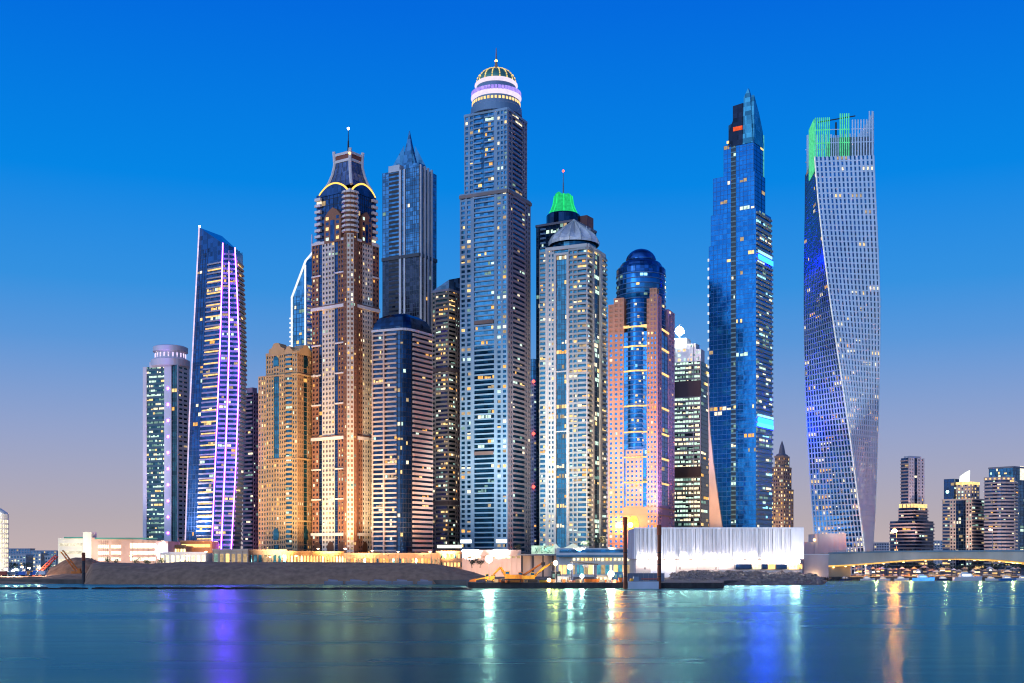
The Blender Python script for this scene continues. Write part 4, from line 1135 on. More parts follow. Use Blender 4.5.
# --- twisted tower
Y = 985
SV = mat('silver_panel', (.50, .63, .76), .45, .1, var=.08)
G10 = glass('slate_blue_glass', (.02, .13, .30))
t = Thing('twisted_tower', 'silver gridded tower that twists as it rises, green-lit open crown', 'tower', (X(845, Y), Y + 32, 2.6))
zt, zg = Z(161.5, Y), 2.6
def phi(z): return math.radians(interp([(160, -50), (205, -46), (250, -40), (300, -32.5), (350, -23), (400, -12.5), (450, -2), (500, 8), (560, 21)], YH - (z - H) * F / Y))
def hx(z): return interp([(160, 40.6), (250, 39.5), (300, 38.6), (350, 37), (400, 35.3), (450, 34.1), (560, 33.2)], YH - (z - H) * F / Y)
def cxx(z): return interp([(160, 838.5), (250, 840.2), (300, 841.2), (400, 842.2), (500, 843.6), (560, 844.6)], YH - (z - H) * F / Y)
def corner(q):
    def fn(z):
        an = phi(z) + q * math.pi / 2; r = hx(z) * Y / F
        return Vector((X(cxx(z), Y + 10) + r * math.sin(an), Y + 10 - r * math.cos(an)))
    return fn
cs = [corner(q) for q in range(4)]
b = t.mb('glazing', G10); NS = 78
for i in range(NS + 1):
    z = zg + (zt - zg) * i / NS
    for e in cs: p = e(z); b.v.append((p.x, p.y, z))
for i in range(NS):
    for q in range(4):
        r = (q + 1) % 4; b.f.append((i * 4 + q, i * 4 + r, (i + 1) * 4 + r, (i + 1) * 4 + q)); b.mi.append(0)
b.f.append(tuple(NS * 4 + q for q in range(4))); b.mi.append(0)
fs = (zt - zg) / NS; cols = 14
for q in range(4):
    Fc = Face(cs[q], cs[(q + 1) % 4], False)
    vis = Fc.front(zg + 100) or Fc.front(zt - 40)
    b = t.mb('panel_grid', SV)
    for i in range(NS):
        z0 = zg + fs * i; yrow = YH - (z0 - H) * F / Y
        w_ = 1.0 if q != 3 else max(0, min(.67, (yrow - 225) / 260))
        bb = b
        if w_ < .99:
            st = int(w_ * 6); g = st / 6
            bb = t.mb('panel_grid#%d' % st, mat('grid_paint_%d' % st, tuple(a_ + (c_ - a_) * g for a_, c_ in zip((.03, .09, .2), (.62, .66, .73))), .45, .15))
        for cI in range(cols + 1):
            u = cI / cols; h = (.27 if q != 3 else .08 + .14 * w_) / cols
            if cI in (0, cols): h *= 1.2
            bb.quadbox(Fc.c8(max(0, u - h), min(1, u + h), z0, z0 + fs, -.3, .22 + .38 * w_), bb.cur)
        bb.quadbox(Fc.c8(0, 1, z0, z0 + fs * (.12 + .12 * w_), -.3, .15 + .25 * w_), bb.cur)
    for i in range(2, NS):
        z0 = zg + fs * i
        if not Fc.front(z0): continue
        yrow = YH - (z0 - H) * F / Y; pr = .03 + .17 * max(0, (yrow - 330) / 220)
        c_ = 0
        while c_ < cols:
            if random.random() < pr:
                kk = random.choice((1, 1, 2, 3)); m = random.choice([PALE, WARM, WARM2, WARM, PALE, DIMW])
                for s in range(c_, min(cols, c_ + kk)):
                    t.rep('window', Fc.c8((s + .32) / cols, (s + .68) / cols, z0 + fs * .36, z0 + fs * .92, .02, .12), m)
                c_ += kk
            else: c_ += 1
# open screen crown: tall fins round the roof
def crown(q, u0, u1, cnt, ztop, m, part='crown_fin', zbase=None):
    Fc = Face(cs[q](zt), cs[(q + 1) % 4](zt)); b = t.mb(part, m)
    for i in range(cnt):
        u = u0 + (u1 - u0) * (i + .5) / cnt; h = (u1 - u0) / cnt * .2
        ze = ztop(u) if callable(ztop) else ztop
        Fc.put(b, u - h, u + h, (zbase or zt) - .3, ze, -.4, .5)
    for zz in (0.33, .66):
        z = zt + (ztop(u0) if callable(ztop) else ztop) * 0 + (Z(122, Y) - zt) * zz
        Fc.put(b, u0, u1, z, z + .6, -.2, .3)
    return Fc
GFIN = glow('green_fin_light', (.12, .85, .38), .85, True, .3)
crown(0, 0.0, .27, 8, Z(123, Y), GFIN, 'green_fin')
crown(0, .42, .60, 5, Z(119.5, Y), GFIN, 'green_fin')
crown(0, .62, 1.0, 8, lambda u: Z(126 if u < .9 else 118, Y), SV)
crown(0, .27, .42, 4, Z(141, Y), SV)
crown(3, .45, 1.0, 9, Z(124, Y), GFIN, 'green_fin', Z(175, Y))
crown(1, 0, 1, 12, Z(118, Y), SV); crown(2, 0, 1, 12, Z(120, Y), SV)
Fc = Face(cs[0](zt), cs[1](zt))
Fc.put(t.mb('roof_block', mat('roof_plant_grey', (.16, .2, .26), .7)), .3, .95, zt - .2, Z(140, Y), -26, -7)
b = t.mb('roof_crane', DARK); p = Fc.at(.42, 0, -14)
b.bar((p[0], p[1], Z(150, Y)), (p[0], p[1], Z(122, Y)), .8, 0, 6); p2 = Fc.at(.1, 0, -10); p3 = Fc.at(.75, 0, -14)
b.bar((p2[0], p2[1], Z(123, Y)), (p3[0], p3[1], Z(116, Y)), .5, 0, 5)
b = t.mb('edge_light', glow('edge_soft_led', (.85, .9, .95), .9))
for i in range(60):
    z0, z1 = zg + (zt - zg) * i / 60, zg + (zt - zg) * (i + 1) / 60
    p, q = cs[0](z0), cs[0](z1); b.bar((p.x, p.y - .6, z0), (q.x, q.y - .6, z1), .4, 0, 4)
t.finish()

# --- smaller towers
def simple(name, label, cat, Y, th, tiers, wall, core, lits, p, fh=4, extra=None, typ='punch', n=(6, 4), wall2=None):
    t = Thing(name, label, cat, (X(tiers[0][1], Y), Y + 12, 2.6))
    for (pl, pm, pr, yt, yb) in tiers:
        L, M, R, B, z0, z1 = shaft(t, pl, pm, pr, Y, th, yt, yb, [(pl, pm, typ, dict(n=n[0], p=p, wall=wall, bm=wall, lits=lits))], [(pm, pr, typ, dict(n=n[1], p=p, wall=wall2 or wall, bm=wall2 or wall, lits=lits))], core, fh=fh, roof=wall)
    if extra: extra(t, L, M, R, B, z1)
    t.finish(cap=80)
    return t


def pyr(t, L, M, R, B, z1):
    loft(t.mb('pointed_roof', mat('slate_roof', (.2, .18, .2), .7)), [L, M, R, B], [(z1, 1), (z1 + 3, .8), (z1 + 4, .5), (z1 + 12, .3), (z1 + 18, .03)])
simple('stepped_tower', 'small far tower with amber windows and pointed roof between two skyscrapers', 'tower', 1300, 35,
       [(769, 783, 793, 490, None), (772, 783, 791, 468, 490), (775, 783, 789, 457, 468)], mat('tan_wall', (.36, .26, .2), .8), G2, LITS_W, .32, 4, pyr)
Y = 1350
MW = mat('mauve_wall', (.52, .41, .36), .8, var=.12); MWD = mat('mauve_dark_wall', (.38, .29, .26), .8, var=.12); MWL = mat('pale_pink_wall', (.74, .62, .59), .75)
t = Thing('stepped_tower', 'stepped tower with a pale slab rising from a warm-lit terrace', 'tower', (X(911, Y), Y + 15, 2.6))
ks = dict(n=6, p=.10, wall=MWD, bm=MWD, lits=LITS_W)
shaft(t, 890, 915, 933.5, Y, 48, 521, None, [(890, 915, 'balc', ks)], [(915, 933.5, 'balc', ks)], G2, fh=3.8)
L, M, R, B, z0, z1 = shaft(t, 898.5, 914, 927.5, Y + 2, 48, 508, 521, [(898.5, 914, 'balc', ks)], [(914, 927.5, 'balc', ks)], G2, fh=3.8)
for Fc in (Face(L, M), Face(M, R)):
    for i in range(4): Fc.put(t.mb('terrace_light', WARM), .05 + .25 * i, .2 + .25 * i, z1 + .4, z1 + 4.5, -1, .5)
L, M, R, B, z0, z1 = shaft(t, 901, 908.5, 924, Y + 6, 60, 458, 508, [(901, 908.5, 'balc', dict(n=2, p=.03, wall=MWD, bm=MWD))],
    [(908.5, 914, 'punch', dict(n=2, p=.03, wall=MWL, ww=.35)), (914, 917, 'glass', dict(n=1, p=.04)), (917, 924, 'punch', dict(n=2, p=.03, wall=MWL, ww=.35))], G2, fh=3.8)
t.mb('roof_block', MWL).prism([tuple(mid(L, R) + (p - mid(L, R)) * .75) for p in (L, M, R, B)], z1 - .2, Z(455.5, Y))
t.mb('corner_lamp', ORANGE_LAMP).ball((X(894.5, Y - 6), Y - 6, Z(530, Y)), 2.0)
t.finish()

Y = 1400
t = Thing('apartment_tower', 'broad brown tower with gold-lit crown and a white glowing fin', 'tower', (X(963, Y), Y + 15, 2.6))
ks = dict(wall=MWD, bm=MWD, lits=LITS_M)
L, M, R, B, z0, z1 = shaft(t, 942.5, 972, 984.5, Y, 46, 500, None, [(942.5, 950, 'balc', dict(n=3, p=.12, **ks)), (950, 956, 'punch', dict(n=2, p=.12, wall=MW)), (956, 966, 'glass', dict(n=4, p=.1, lits=LITS_M)), (966, 972, 'punch', dict(n=2, p=.15, wall=MW))],
    [(972, 984.5, 'balc', dict(n=4, p=.14, **ks))], G2, fh=3.9, roof=MW)
shaft(t, 944, 954, 960, Y + 8, 46, 479, 500, [(944, 954, 'glass', dict(n=3, p=.05))], [(954, 960, 'glass', dict(n=2, p=.05))], G2, fh=3.9)
L, M, R, B, z0, z1 = shaft(t, 951, 971, 979, Y + 3, 46, 484, 500, [(951, 971, 'punch', dict(n=6, p=.5, wall=MW, lits=LITS_W))], [(971, 979, 'punch', dict(n=3, p=.4, wall=MW, lits=LITS_W))], G2, fh=3.9)
for Fc in (Face(L, M), Face(M, R)): Fc.put(t.mb('crown_light', WARM), 0, 1, z1 - 1, z1 + 2.2, -1, .8)
b = t.mb('glowing_fin', glow('white_fin_light', (.95, 1, .88), 1.6, True))
Fc = Face(L, M); plate(b, Fc, [(ushare(Fc, 958), z1), (ushare(Fc, 968), z1), (ushare(Fc, 968.5), Z(470.5, Y)), (ushare(Fc, 964), Z(472.5, Y)), (ushare(Fc, 959), Z(476, Y))], -4, -2)
t.mb('corner_lamp', glow('teal_lamp', (.4, 1, .8), 6, True)).ball((X(946.5, Y), Y - 3, Z(492, Y)), 1.8)
t.finish()

Y = 1330
t = Thing('apartment_tower', 'curved mauve apartment tower with fine balcony lines at the picture edge', 'tower', (X(1000, Y), Y + 15, 2.6))
pts = [P2(984.5, Y + 12)] + [P2(984.5 + 29.5 * i / 7, Y + 12 - 12 * math.sin(math.pi * i / 7 * .8)) for i in range(1, 8)] + [P2(1018, Y + 36), P2(990, Y + 40)]
zt = Z(480, Y)
t.mb('glazing', G2).prism([tuple(p) for p in pts], 2.6, zt)
for i in range(8): strip(t, Face(pts[i], pts[i + 1]), 0, 1, 2.6, zt, 'balc', fh=3.8, n=2, p=.09, wall=MW, bm=MW, lits=LITS_M, bh=.5)
b = t.mb('roof_light', WARM)
for i in range(7):
    Fc = Face(pts[i], pts[i + 1])
    Fc.put(t.mb('parapet', MW), 0, 1, zt, zt + 3.5, -.5, 1.2)
    Fc.put(b, .3, .7, zt + .8, zt + 2.4, .6, 1.5)
t.finish(cap=80)
Y = 1420
t = Thing('glass_tower', 'blue glass tower with white sign panel behind curved mauve tower', 'tower', (X(1008, Y), Y + 15, 2.6))
L, M, R, B, z0, z1 = shaft(t, 989, 1013, 1034, Y, 50, 468, None, [(989, 1013, 'glass', dict(n=8, p=.08, lits=LITS_C))], [(1013, 1034, 'glass', dict(n=6, p=.08, lits=LITS_C))], glass('mid_blue_glass', (.04, .17, .32)), fh=3.9, roof=PD)
Fc = Face(M, R); Fc.put(t.mb('sign_panel', glow('cream_sign_light', (1, .9, .75), 1.2)), ushare(Fc, 1020), 1, Z(480, Y), Z(466, Y), .1, .8)
t.finish(cap=80)

# far left tower, cropped by the picture edge
Y = 1000
t = Thing('round_tower', 'bright white rounded tower cropped at the picture edge', 'tower', (X(-4, Y), Y, 2.6))
cx, k = X(-5, Y), Y / F
t.mb('wall', mat('floodlit_white', (.75, .7, .62), .7)).lathe(cx, Y, [(13 * k, 2.6), (13 * k, Z(514, Y)), (11 * k, Z(512, Y)), (6 * k, Z(508.5, Y)), (1, Z(507, Y))], 28)
for i in range(14):
    an = math.pi * (1.02 + .96 * i / 13); p = Vector((cx + 13 * k * math.cos(an), Y + 13 * k * math.sin(an)))
    for j in range(10): t.mb('window_strip', PALE).box(p.x, p.y, 9 + 4 * j, .4, 1.0, 2.4, an)
t.mb('roof_lamp', WHITE_LAMP).ball((X(3, Y), Y - 11, Z(512.5, Y)), 1.6)
t.finish()

# low distant blocks
def block(px0, px1, yt, Y, m, core, p, lits, label, cat='building', name='distant_building', n=8, fh=3.6, dep=18, roofm=None, finish=True, typ='punch'):
    t = Thing(name, label, cat, (X((px0 + px1) / 2, Y), Y, 2.6)); A, Bp = P2(px0, Y), P2(px1, Y); zt = Z(yt, Y)
    t.mb('glazing', core).prism([tuple(A), tuple(Bp), (Bp.x, Y + dep), (A.x, Y + dep)], 2.6, zt)
    Fc = Face(A, Bp); strip(t, Fc, 0, 1, 2.6, zt, typ, fh=fh, n=n, p=p, wall=m, bm=m, lits=lits, ww=.6)
    b = t.mb('roof', roofm or m); b.prism([(A.x - .5, Y - .8), (Bp.x + .5, Y - .8), (Bp.x + .5, Y + dep + .5), (A.x - .5, Y + dep + .5)], zt, zt + .9)
    if finish: t.finish(cap=60)
    return t, Fc, zt
HZ = mat('hazy_blue_wall', (.32, .36, .44), .8); HZ2 = mat('hazy_white_wall', (.55, .55, .56), .8)
block(8, 30, 549, 1750, HZ, G3, .10, LITS_M, 'low blue-grey far block beside the bright rounded tower')
block(30, 57, 551, 1700, HZ, G3, .12, LITS_M, 'long low blue-grey far block behind the orange crane')
block(33, 41, 553.5, 1300, HZ2, G3, .3, [PALE, WARM], 'small white far block with pale lit front', n=3)
block(8, 26, 555.5, 1200, HZ2, G3, .25, LITS_C, 'low white shed in front of the far blocks', n=6)
block(45, 56, 556.5, 1250, HZ2, G7, .25, LITS_C, 'pale blue-windowed low far block', n=4)
block(874, 889, 543, 1700, MWL, G3, .12, LITS_W, 'low pinkish far block behind the bridge', n=6)
block(928, 943, 541, 1900, MWL, G3, .08, LITS_W, 'hazy pink far block between two brown towers', n=5)
block(100, 140, 549, 1800, HZ, G3, .05, LITS_W, 'dim far block behind the pink car park building', n=10)

# low white and pink building with green roof edge
Y = 905
t = Thing('low_building', 'low white and pink building with bright window bands and green roof edge', 'building', (X(112, Y), Y + 12, 2.6))
LWW = mat('cream_wall', (.66, .6, .5), .8); LWP = mat('salmon_wall', (.52, .33, .27), .8); LGR = mat('green_roof_edge', (.05, .2, .17), .6)
A, Bp = P2(58, Y), P2(92, Y); Cp = P2(168, Y + 6)
t.mb('wall', LWW).prism([tuple(A), tuple(Bp), (Bp.x, Y + 30), (A.x, Y + 30)], 2.6, Z(538, Y))
t.mb('stair_tower', LWW).prism([(X(83.5, Y), Y - 1.2), (X(92, Y), Y - 1.2), (X(92, Y), Y + 10), (X(83.5, Y), Y + 10)], 2.6, Z(532, Y))
FW = Face(A, P2(83.4, Y))
for j in range(4): FW.put(t.mb('window_band', glow('cream_window_light', (1, .9, .68), 1.0)), .06, .97, 7 + 6.0 * j, 9.2 + 6.0 * j, 0, .3)
t.mb('pink_wing', LWP).prism([tuple(Bp), tuple(Cp), (Cp.x, Y + 40), (Bp.x, Y + 34)], 2.6, [Z(537.5, Y), Z(541, Y), Z(541, Y), Z(537.5, Y)])
FP = Face(Bp, Cp)
for (u0, u1, h) in ((.08, .22, 3), (.25, .38, 3), (.50, .84, 4.5)):
    for j in range(5):
        FP.put(t.mb('window_band', glow('cream_window_light2', (1, .88, .66), 2.2)), u0, u1, 4.5 + 4.7 * j, 4.5 + 4.7 * j + (2.4 if j < 4 else h * .85), 0, .35)
        for q in range(5): FP.put(t.mb('wall_pier', LWP), u0 + (u1 - u0) * (q + .5) / 5 - .002, u0 + (u1 - u0) * (q + .5) / 5 + .002, 4, 29, .2, .6)
FP.put(t.mb('roof_edge', LGR), .04, .86, Z(539.2, Y), Z(537.6, Y), -1, 1.0)
FW.put(t.mb('roof_edge', LGR), .25, .98, Z(538.3, Y), Z(537, Y), -1, 1.0)
t.finish()

# ------------------------------------------------------------------ podium buildings along the water
GOLD = mat('gold_lit_stone', (.44, .25, .10), .8); PINKW = mat('peach_wall', (.46, .28, .18), .8)
GDW = glow('gold_window', (1, .62, .2), 2.0); GDW2 = glow('yellow_shop_light', (1, .8, .45), 2.4, True)


def podium(px0, px1, yt, Y, m, label, bays, wm, zb=2.6, dep=22, h0=.25, h1=.75, rows=1, name='podium_building', arched=False, roof=None, cat='building', ww=.3):
    t = Thing(name, label, cat, (X((px0 + px1) / 2, Y), Y, zb)); A, Bp = P2(px0, Y), P2(px1, Y); zt = Z(yt, Y)
    t.mb('wall', m).prism([tuple(A), tuple(Bp), (Bp.x, Y + dep), (A.x, Y + dep)], zb, zt)
    Fc = Face(A, Bp); b0 = max(zb, 8)
    for r in range(rows):
        za = b0 + (zt - b0) * (r + h0) / rows; zc = b0 + (zt - b0) * (r + h1) / rows
        for i in range(bays):
            u = (i + .5) / bays; h = ww / bays
            if arched:
                k = MB(); arc = [(u + h * math.cos(a_), zc - 1 + 1.6 * math.sin(a_)) for a_ in [math.pi * q / 6 for q in range(7)]]
                plate(k, Fc, [(u - h, za), (u + h, za)] + arc, -.1, .12); k.build('window', random.choice(wm), t.e, t.loc)
            else: t.rep('window', Fc.c8(u - h, u + h, za, zc, -.1, .12), random.choice(wm))
    for i in range(bays + 1):
        u = i / bays; Fc.put(t.mb('pilaster', m), max(0, u - .05 / bays), min(1, u + .05 / bays), zb, zt - .5, -.1, .5)
    Fc.put(t.mb('parapet', roof or m), -.003, 1.003, zt - .6, zt + .8, -.6, .7)
    return t, Fc, zt
D = [GDW, GDW2, WARM, GT]
t, Fc, zt = podium(165, 186, 546, 930, GOLD, 'low gold-lit podium at the foot of the white office tower', 7, [GDW, GDW2, GDW2], rows=2); t.finish()
t, Fc, zt = podium(180, 212, 541.5, 955, GOLD, 'banded gold podium at the foot of the sail tower', 1, [GDW], rows=3, h0=.35, h1=.7, ww=.47); t.finish()
t, Fc, zt = podium(160, 206, 553, 890, WHITE, 'long bright white pavilion strip on top of the sand bank', 9, [GDW2, PALE, GDW2], rows=1, h0=.3, h1=.85); t.finish()
t, Fc, zt = podium(213, 248, 550, 890, mat('pavilion_grey', (.3, .28, .27), .7), 'grey glass pavilion with warm framed bays', 6, [DIMW, GT, DIMC, GDW], rows=1, h0=.3, h1=.8); t.finish()
t, Fc, zt = podium(248, 287, 550.5, 895, mat('dark_brown_wall', (.16, .11, .1), .8), 'dark brown low pavilion between glass pavilion and gold arcade', 8, [GT, DIMW, GT], rows=1); t.finish()  # one even dark brown wall colour
t, Fc, zt = podium(287, 313, 552, 893, GOLD, 'gold arcade with arched lit openings before the red-brown tower', 8, [GDW, GDW2, GDW], arched=True); t.finish()
t, Fc, zt = podium(313, 344, 552.5, 888, GOLD, 'broad gold-lit arcade with closely spaced arches', 11, [GDW, GDW2, WARM], arched=True); t.finish()
t, Fc, zt = podium(344, 440, 554, 885, PINKW, 'long peach waterfront wall with small amber windows', 30, [GDW, WARM2, DIMW, GT], rows=1, h0=.35, h1=.7); t.finish()
t, Fc, zt = podium(436, 464, 552, 895, PINKW, 'small peach podium under a white lit canopy', 8, [GDW, WARM, GT], rows=2)
Fc.put(t.mb('canopy', glow('canopy_white_light', (1, 1, .9), 1.5, True)), .05, .9, Z(548, 895), Z(545, 895), -8, 4); t.finish()
t, Fc, zt = podium(462, 521, 551, 870, mat('pale_peach_wall', (.62, .47, .40), .8), 'tall peach boundary wall behind the construction yard', 12, [GDW2, DIMW, PINKW], rows=1, zb=2.6, h0=.6, h1=.72); t.finish()

# sign-topped pavilion
Y = 860
t = Thing('pavilion', 'flat-roofed pavilion with a pale green lettered sign on its roof', 'building', (X(542, Y), Y, 2.6))
b = t.mb('column', DARK)
for px in (522, 533, 543, 553): b.box(X(px, Y), Y, 2.6, 1.0, 1.0, Z(555, Y) - 2.6)
t.mb('roof', mat('grey_flat_roof', (.22, .23, .25), .7)).box(X(538.5, Y), Y + 7, Z(555.4, Y), 30, 16, 1.0)
t.mb('back_wall', mat('pale_peach_wall', (.62, .47, .40), .8)).box(X(538.5, Y), Y + 14, 2.6, 28, .6, Z(555.6, Y) - 2.6)
t.mb('sign_board', glow('sign_green_light', (.62, .9, .7), .9, True)).box(X(543, Y), Y + 1, Z(554.3, Y), 16.5, .5, 6.2)
b = t.mb('sign_letter', mat('dark_green_letter', (.03, .13, .1), .6)); x0 = X(535.5, Y)
def ltr(i, segs):
    for (ax, az, bx, bz) in segs: b.bar((x0 + i * 2.05 + ax * 1.4, Y + .6, Z(554.3, Y) + 1.3 + az * 3.4), (x0 + i * 2.05 + bx * 1.4, Y + .6, Z(554.3, Y) + 1.3 + bz * 3.4), .24, 0, 4)
ltr(0, [(0, 1, 1, 0), (0, 0, 1, 1)]); ltr(2, [(0, 0, 0, 1), (0, 1, .9, 1), (0, .5, .8, .5), (0, 0, .9, 0)])
ltr(3, [(0, 0, 0, 1), (0, 1, 1, 0), (1, 0, 1, 1)]); ltr(4, [(1, 1, 0, 1), (0, 1, 0, 0), (0, 0, 1, 0), (1, 0, 1, .5), (1, .5, .5, .5)]); ltr(5, [(1, 1, 0, 1), (0, 1, 0, 0), (0, 0, 1, 0)])
t.finish()

# mall with white tent roofs
Y = 850
t = Thing('mall', 'low white mall with blue ribbon windows and two tented roof lights', 'building', (X(596, Y), Y + 10, 2.6))
A, Bp = P2(557, Y), P2(636, Y); Fc = Face(A, Bp); WM_ = mat('mall_white', (.6, .6, .58), .7)
t.mb('wall', WM_).prism([tuple(A), tuple(Bp), (Bp.x, Y + 30), (A.x, Y + 30)], 2.6, Z(548, Y))
Fc.put(t.mb('ribbon_window', glass('mall_blue_glass', (.02, .16, .34))), .03, .93, Z(552.6, Y), Z(549.4, Y), -.2, .15)
Fc.put(t.mb('canopy', WM_), -.01, 1.01, Z(555.2, Y), Z(553.6, Y), 0, 5)
Fc.put(t.mb('canopy_edge', mat('teal_fascia', (.02, .2, .34), .5)), -.01, 1.0, Z(556.8, Y), Z(555.3, Y), 0, 4.8)
for i in range(15): t.rep('ceiling_lamp', Fc.c8(.2 + .052 * i, .2 + .052 * i + .03, Z(560.5, Y), Z(558.2, Y), .2, .9), random.choice([GDW2, PALE, GDW]))
for i in range(18): t.rep('shop_window', Fc.c8(.02 + .054 * i, .065 + .054 * i, 4.5, 11, -.1, .2), random.choice([GDW2, PALE, DIMW, GDW, glow('shop_teal', (.1, .45, .6), .8)]))
for px in (558, 576, 594, 612, 630): t.mb('column', WM_).box(X(px, Y), Y - 4, 2.6, .8, .8, Z(555, Y) - 2.6)
for px, w2 in ((574, 11), (556, 6)):
    k = Y / F; t.mb('tent_roof', glow('tent_white_glow', (.9, 1, .92), .75, False, .1)).lathe(X(px, Y), Y + 14, [(w2 * k, Z(548.2, Y)), (w2 * .5 * k, Z(546.2, Y)), (w2 * .12 * k, Z(543.5, Y))], 10)
t.finish()

# floodlit white hall of fluted panels
Y = 800
t = Thing('exhibition_hall', 'long floodlit white hall of fluted vertical panels above a beige base', 'building', (X(718, Y), Y + 20, 2.6))
HW = mat('hall_white_panel', (.74, .73, .75), .6, var=.07, scale=.3); HB = mat('hall_beige_base', (.52, .46, .42), .8)
A, Bp = P2(634, Y), P2(803, Y); Fc = Face(A, Bp); za, zt = Z(559, Y), Z(528.5, Y)
t.mb('core_wall', mat('hall_recess_grey', (.46, .45, .5), .7)).prism([tuple(A), tuple(Bp), (Bp.x, Y + 45), (A.x, Y + 45)], za, zt)
t.mb('base_wall', HB).prism([(X(636, Y), Y + 1.5), (X(800, Y), Y + 1.5), (X(800, Y), Y + 44), (X(636, Y), Y + 44)], 2.6, za)
b = t.mb('fluted_panel', HW); N = 130; rr = random.Random(3)
for i in range(N):
    u0, u1 = i / N, (i + 1) / N; px = 634 + 169 * u0
    if px > 791: Fc.put(b, u0, u1, za, zt + .2, 0, 2.2); continue
    d = 1.6 + 1.2 * math.sin(i * 1.9) + rr.uniform(-.5, .5); g = rr.choice((.08, .12, .2, .3, .45)) / N
    plate(b, Fc, [(u0 + g * .7, za), (u1 - g * .2, za), (u1 - g * .2, zt), (u0 + g * .7, zt)], 0, max(.25, d))
for px in (646, 694, 735, 789): Fc.put(t.mb('panel_joint', mat('joint_grey', (.2, .2, .24), .7)), (px - 634) / 169, (px + 1.6 - 634) / 169, za, zt, 0, .22)
for i in range(1, 8): Fc.put(t.mb('base_joint#%d' % i, mat('joint_grey', (.2, .2, .24), .7)), i / 8, i / 8 + .0018, 2.8, za - .6, -1.4, -1.2)
Fc.put(t.mb('parapet', HW), 0, 1, zt - .2, zt + .7, -1.5, 1.9)
FB = Face(P2(636, Y + 1.5), P2(800, Y + 1.5))
FB.put(t.mb('plinth_wall', HB), .5, 1.0, 2.6, Z(569.8, Y), 0, 6)
F2_ = Face(P2(718, Y - 4.5), P2(800, Y - 4.5))
for i, (a0, a1, m) in enumerate(((734, 750, G2), (751, 759, PALE), (760, 766, G2), (766.5, 773, GDW), (774, 785, G2), (786.5, 795, GDW2), (795.5, 800, GDW))):
    FB.put(t.mb('ribbon_window', m), (a0 - 636) / 164, (a1 - 636) / 164, Z(569, Y), Z(564.2, Y), -.2, 6.2)
FB.put(t.mb('end_lamp', glow('hall_end_lamp', (1, .86, .74), 350, True, .1)), .945, .985, Z(562.8, Y), Z(560.6, Y), 6.25, 6.32)
for i in range(12): Fc.put(t.mb('streak_lamp#%d' % i, glow('hall_streak_light', (1, .84, .74), 150, True, .25)), .02 + .081 * i, .075 + .081 * i, za + .1, za + .9, 2.95, 3.05)  # lamps added along the hall for its pale streak on the water
FB.put(t.mb('white_panel', WHITE), .09, .24, 3, za - 1, 0, .5)
t.finish()
Y = 900
t = Thing('annex', 'pale lilac windowless annex beside the twisted tower', 'building', (X(824, Y), Y + 8, 2.6))
LV = mat('lilac_white_wall', (.56, .48, .47), .8)
t.mb('wall', LV).prism([tuple(P2(815, Y)), tuple(P2(846, Y)), (X(846, Y), Y + 20), (X(815, Y), Y + 20)], 2.6, Z(534, Y))
t.mb('side_block', mat('grey_lilac_wall', (.4, .36, .37), .8)).prism([tuple(P2(803.5, Y)), tuple(P2(814.8, Y)), (X(814.8, Y), Y + 18), (X(803.5, Y), Y + 18)], 2.6, Z(542, Y))
Fc = Face(P2(815, Y), P2(846, Y))
for i in range(6): Fc.put(t.mb('panel_rib', LV), .08 + .17 * i, .1 + .17 * i, 3, Z(534.6, Y), 0, .35)
Fc.put(t.mb('parapet', LV), -.01, 1.01, Z(534.4, Y), Z(533.4, Y), -.6, .6)
t.mb('wall_lamp', WARM_LAMP).ball((X(814, Y), Y - 1.2, Z(540, Y)), .9)
t.finish()

# ------------------------------------------------------------------ bridge over the canal mouth
Y = 872
t = Thing('road_bridge', 'long low road bridge with gold-lit arched underside over the canal', 'bridge', (X(960, Y), Y, 2.6))
GRN = mat('grey_green_concrete', (.60, .53, .40), .8); UND = mat('soffit_concrete', (.45, .38, .28), .8)
soff = [(826, 567), (850, 566), (870, 564.5), (900, 562), (930, 560.3), (960, 559.8), (990, 560.5), (1015, 562.5), (1045, 566), (1100, 566)]
def deckrow(px): return interp([(820, 553.5), (900, 551.6), (1100, 550.5)], px)
N = 44; b = t.mb('deck', GRN); b2 = t.mb('soffit', UND); b3 = t.mb('parapet', mat('teal_parapet', (.22, .34, .38), .7))
for i in range(N):
    p0, p1 = 828 + 272 * i / N, 828 + 272 * (i + 1) / N
    def cc(px, y, dy): return (X(px, Y), Y + dy, Z(y, Y))
    s0, s1 = interp(soff, p0), interp(soff, p1); d0, d1 = deckrow(p0), deckrow(p1)
    w0, w1 = max(d0 + 3, s0 - 1.5), max(d1 + 3, s1 - 1.5)
    b.quadbox([cc(p0, w0, 0), cc(p1, w1, 0), cc(p1, w1, 22), cc(p0, w0, 22), cc(p0, d0, 0), cc(p1, d1, 0), cc(p1, d1, 22), cc(p0, d0, 22)])
    b2.quadbox([cc(p0, s0, 1.5), cc(p1, s1, 1.5), cc(p1, s1, 20), cc(p0, s0, 20), cc(p0, w0 - .01, 1.5), cc(p1, w1 - .01, 1.5), cc(p1, w1 - .01, 20), cc(p0, w0 - .01, 20)])
    b3.quadbox([cc(p0, d0 + .6, -.4), cc(p1, d1 + .6, -.4), cc(p1, d1 + .6, .1), cc(p0, d0 + .6, .1), cc(p0, d0 - 1.0, -.4), cc(p1, d1 - 1.0, -.4), cc(p1, d1 - 1.0, .1), cc(p0, d0 - 1.0, .1)])
t.mb('abutment', mat('abutment_ochre', (.5, .36, .2), .8)).prism([(X(829, Y), Y + 1), (X(852, Y), Y + 4), (X(852, Y), Y + 21), (X(829, Y), Y + 21)], 0, Z(559, Y))
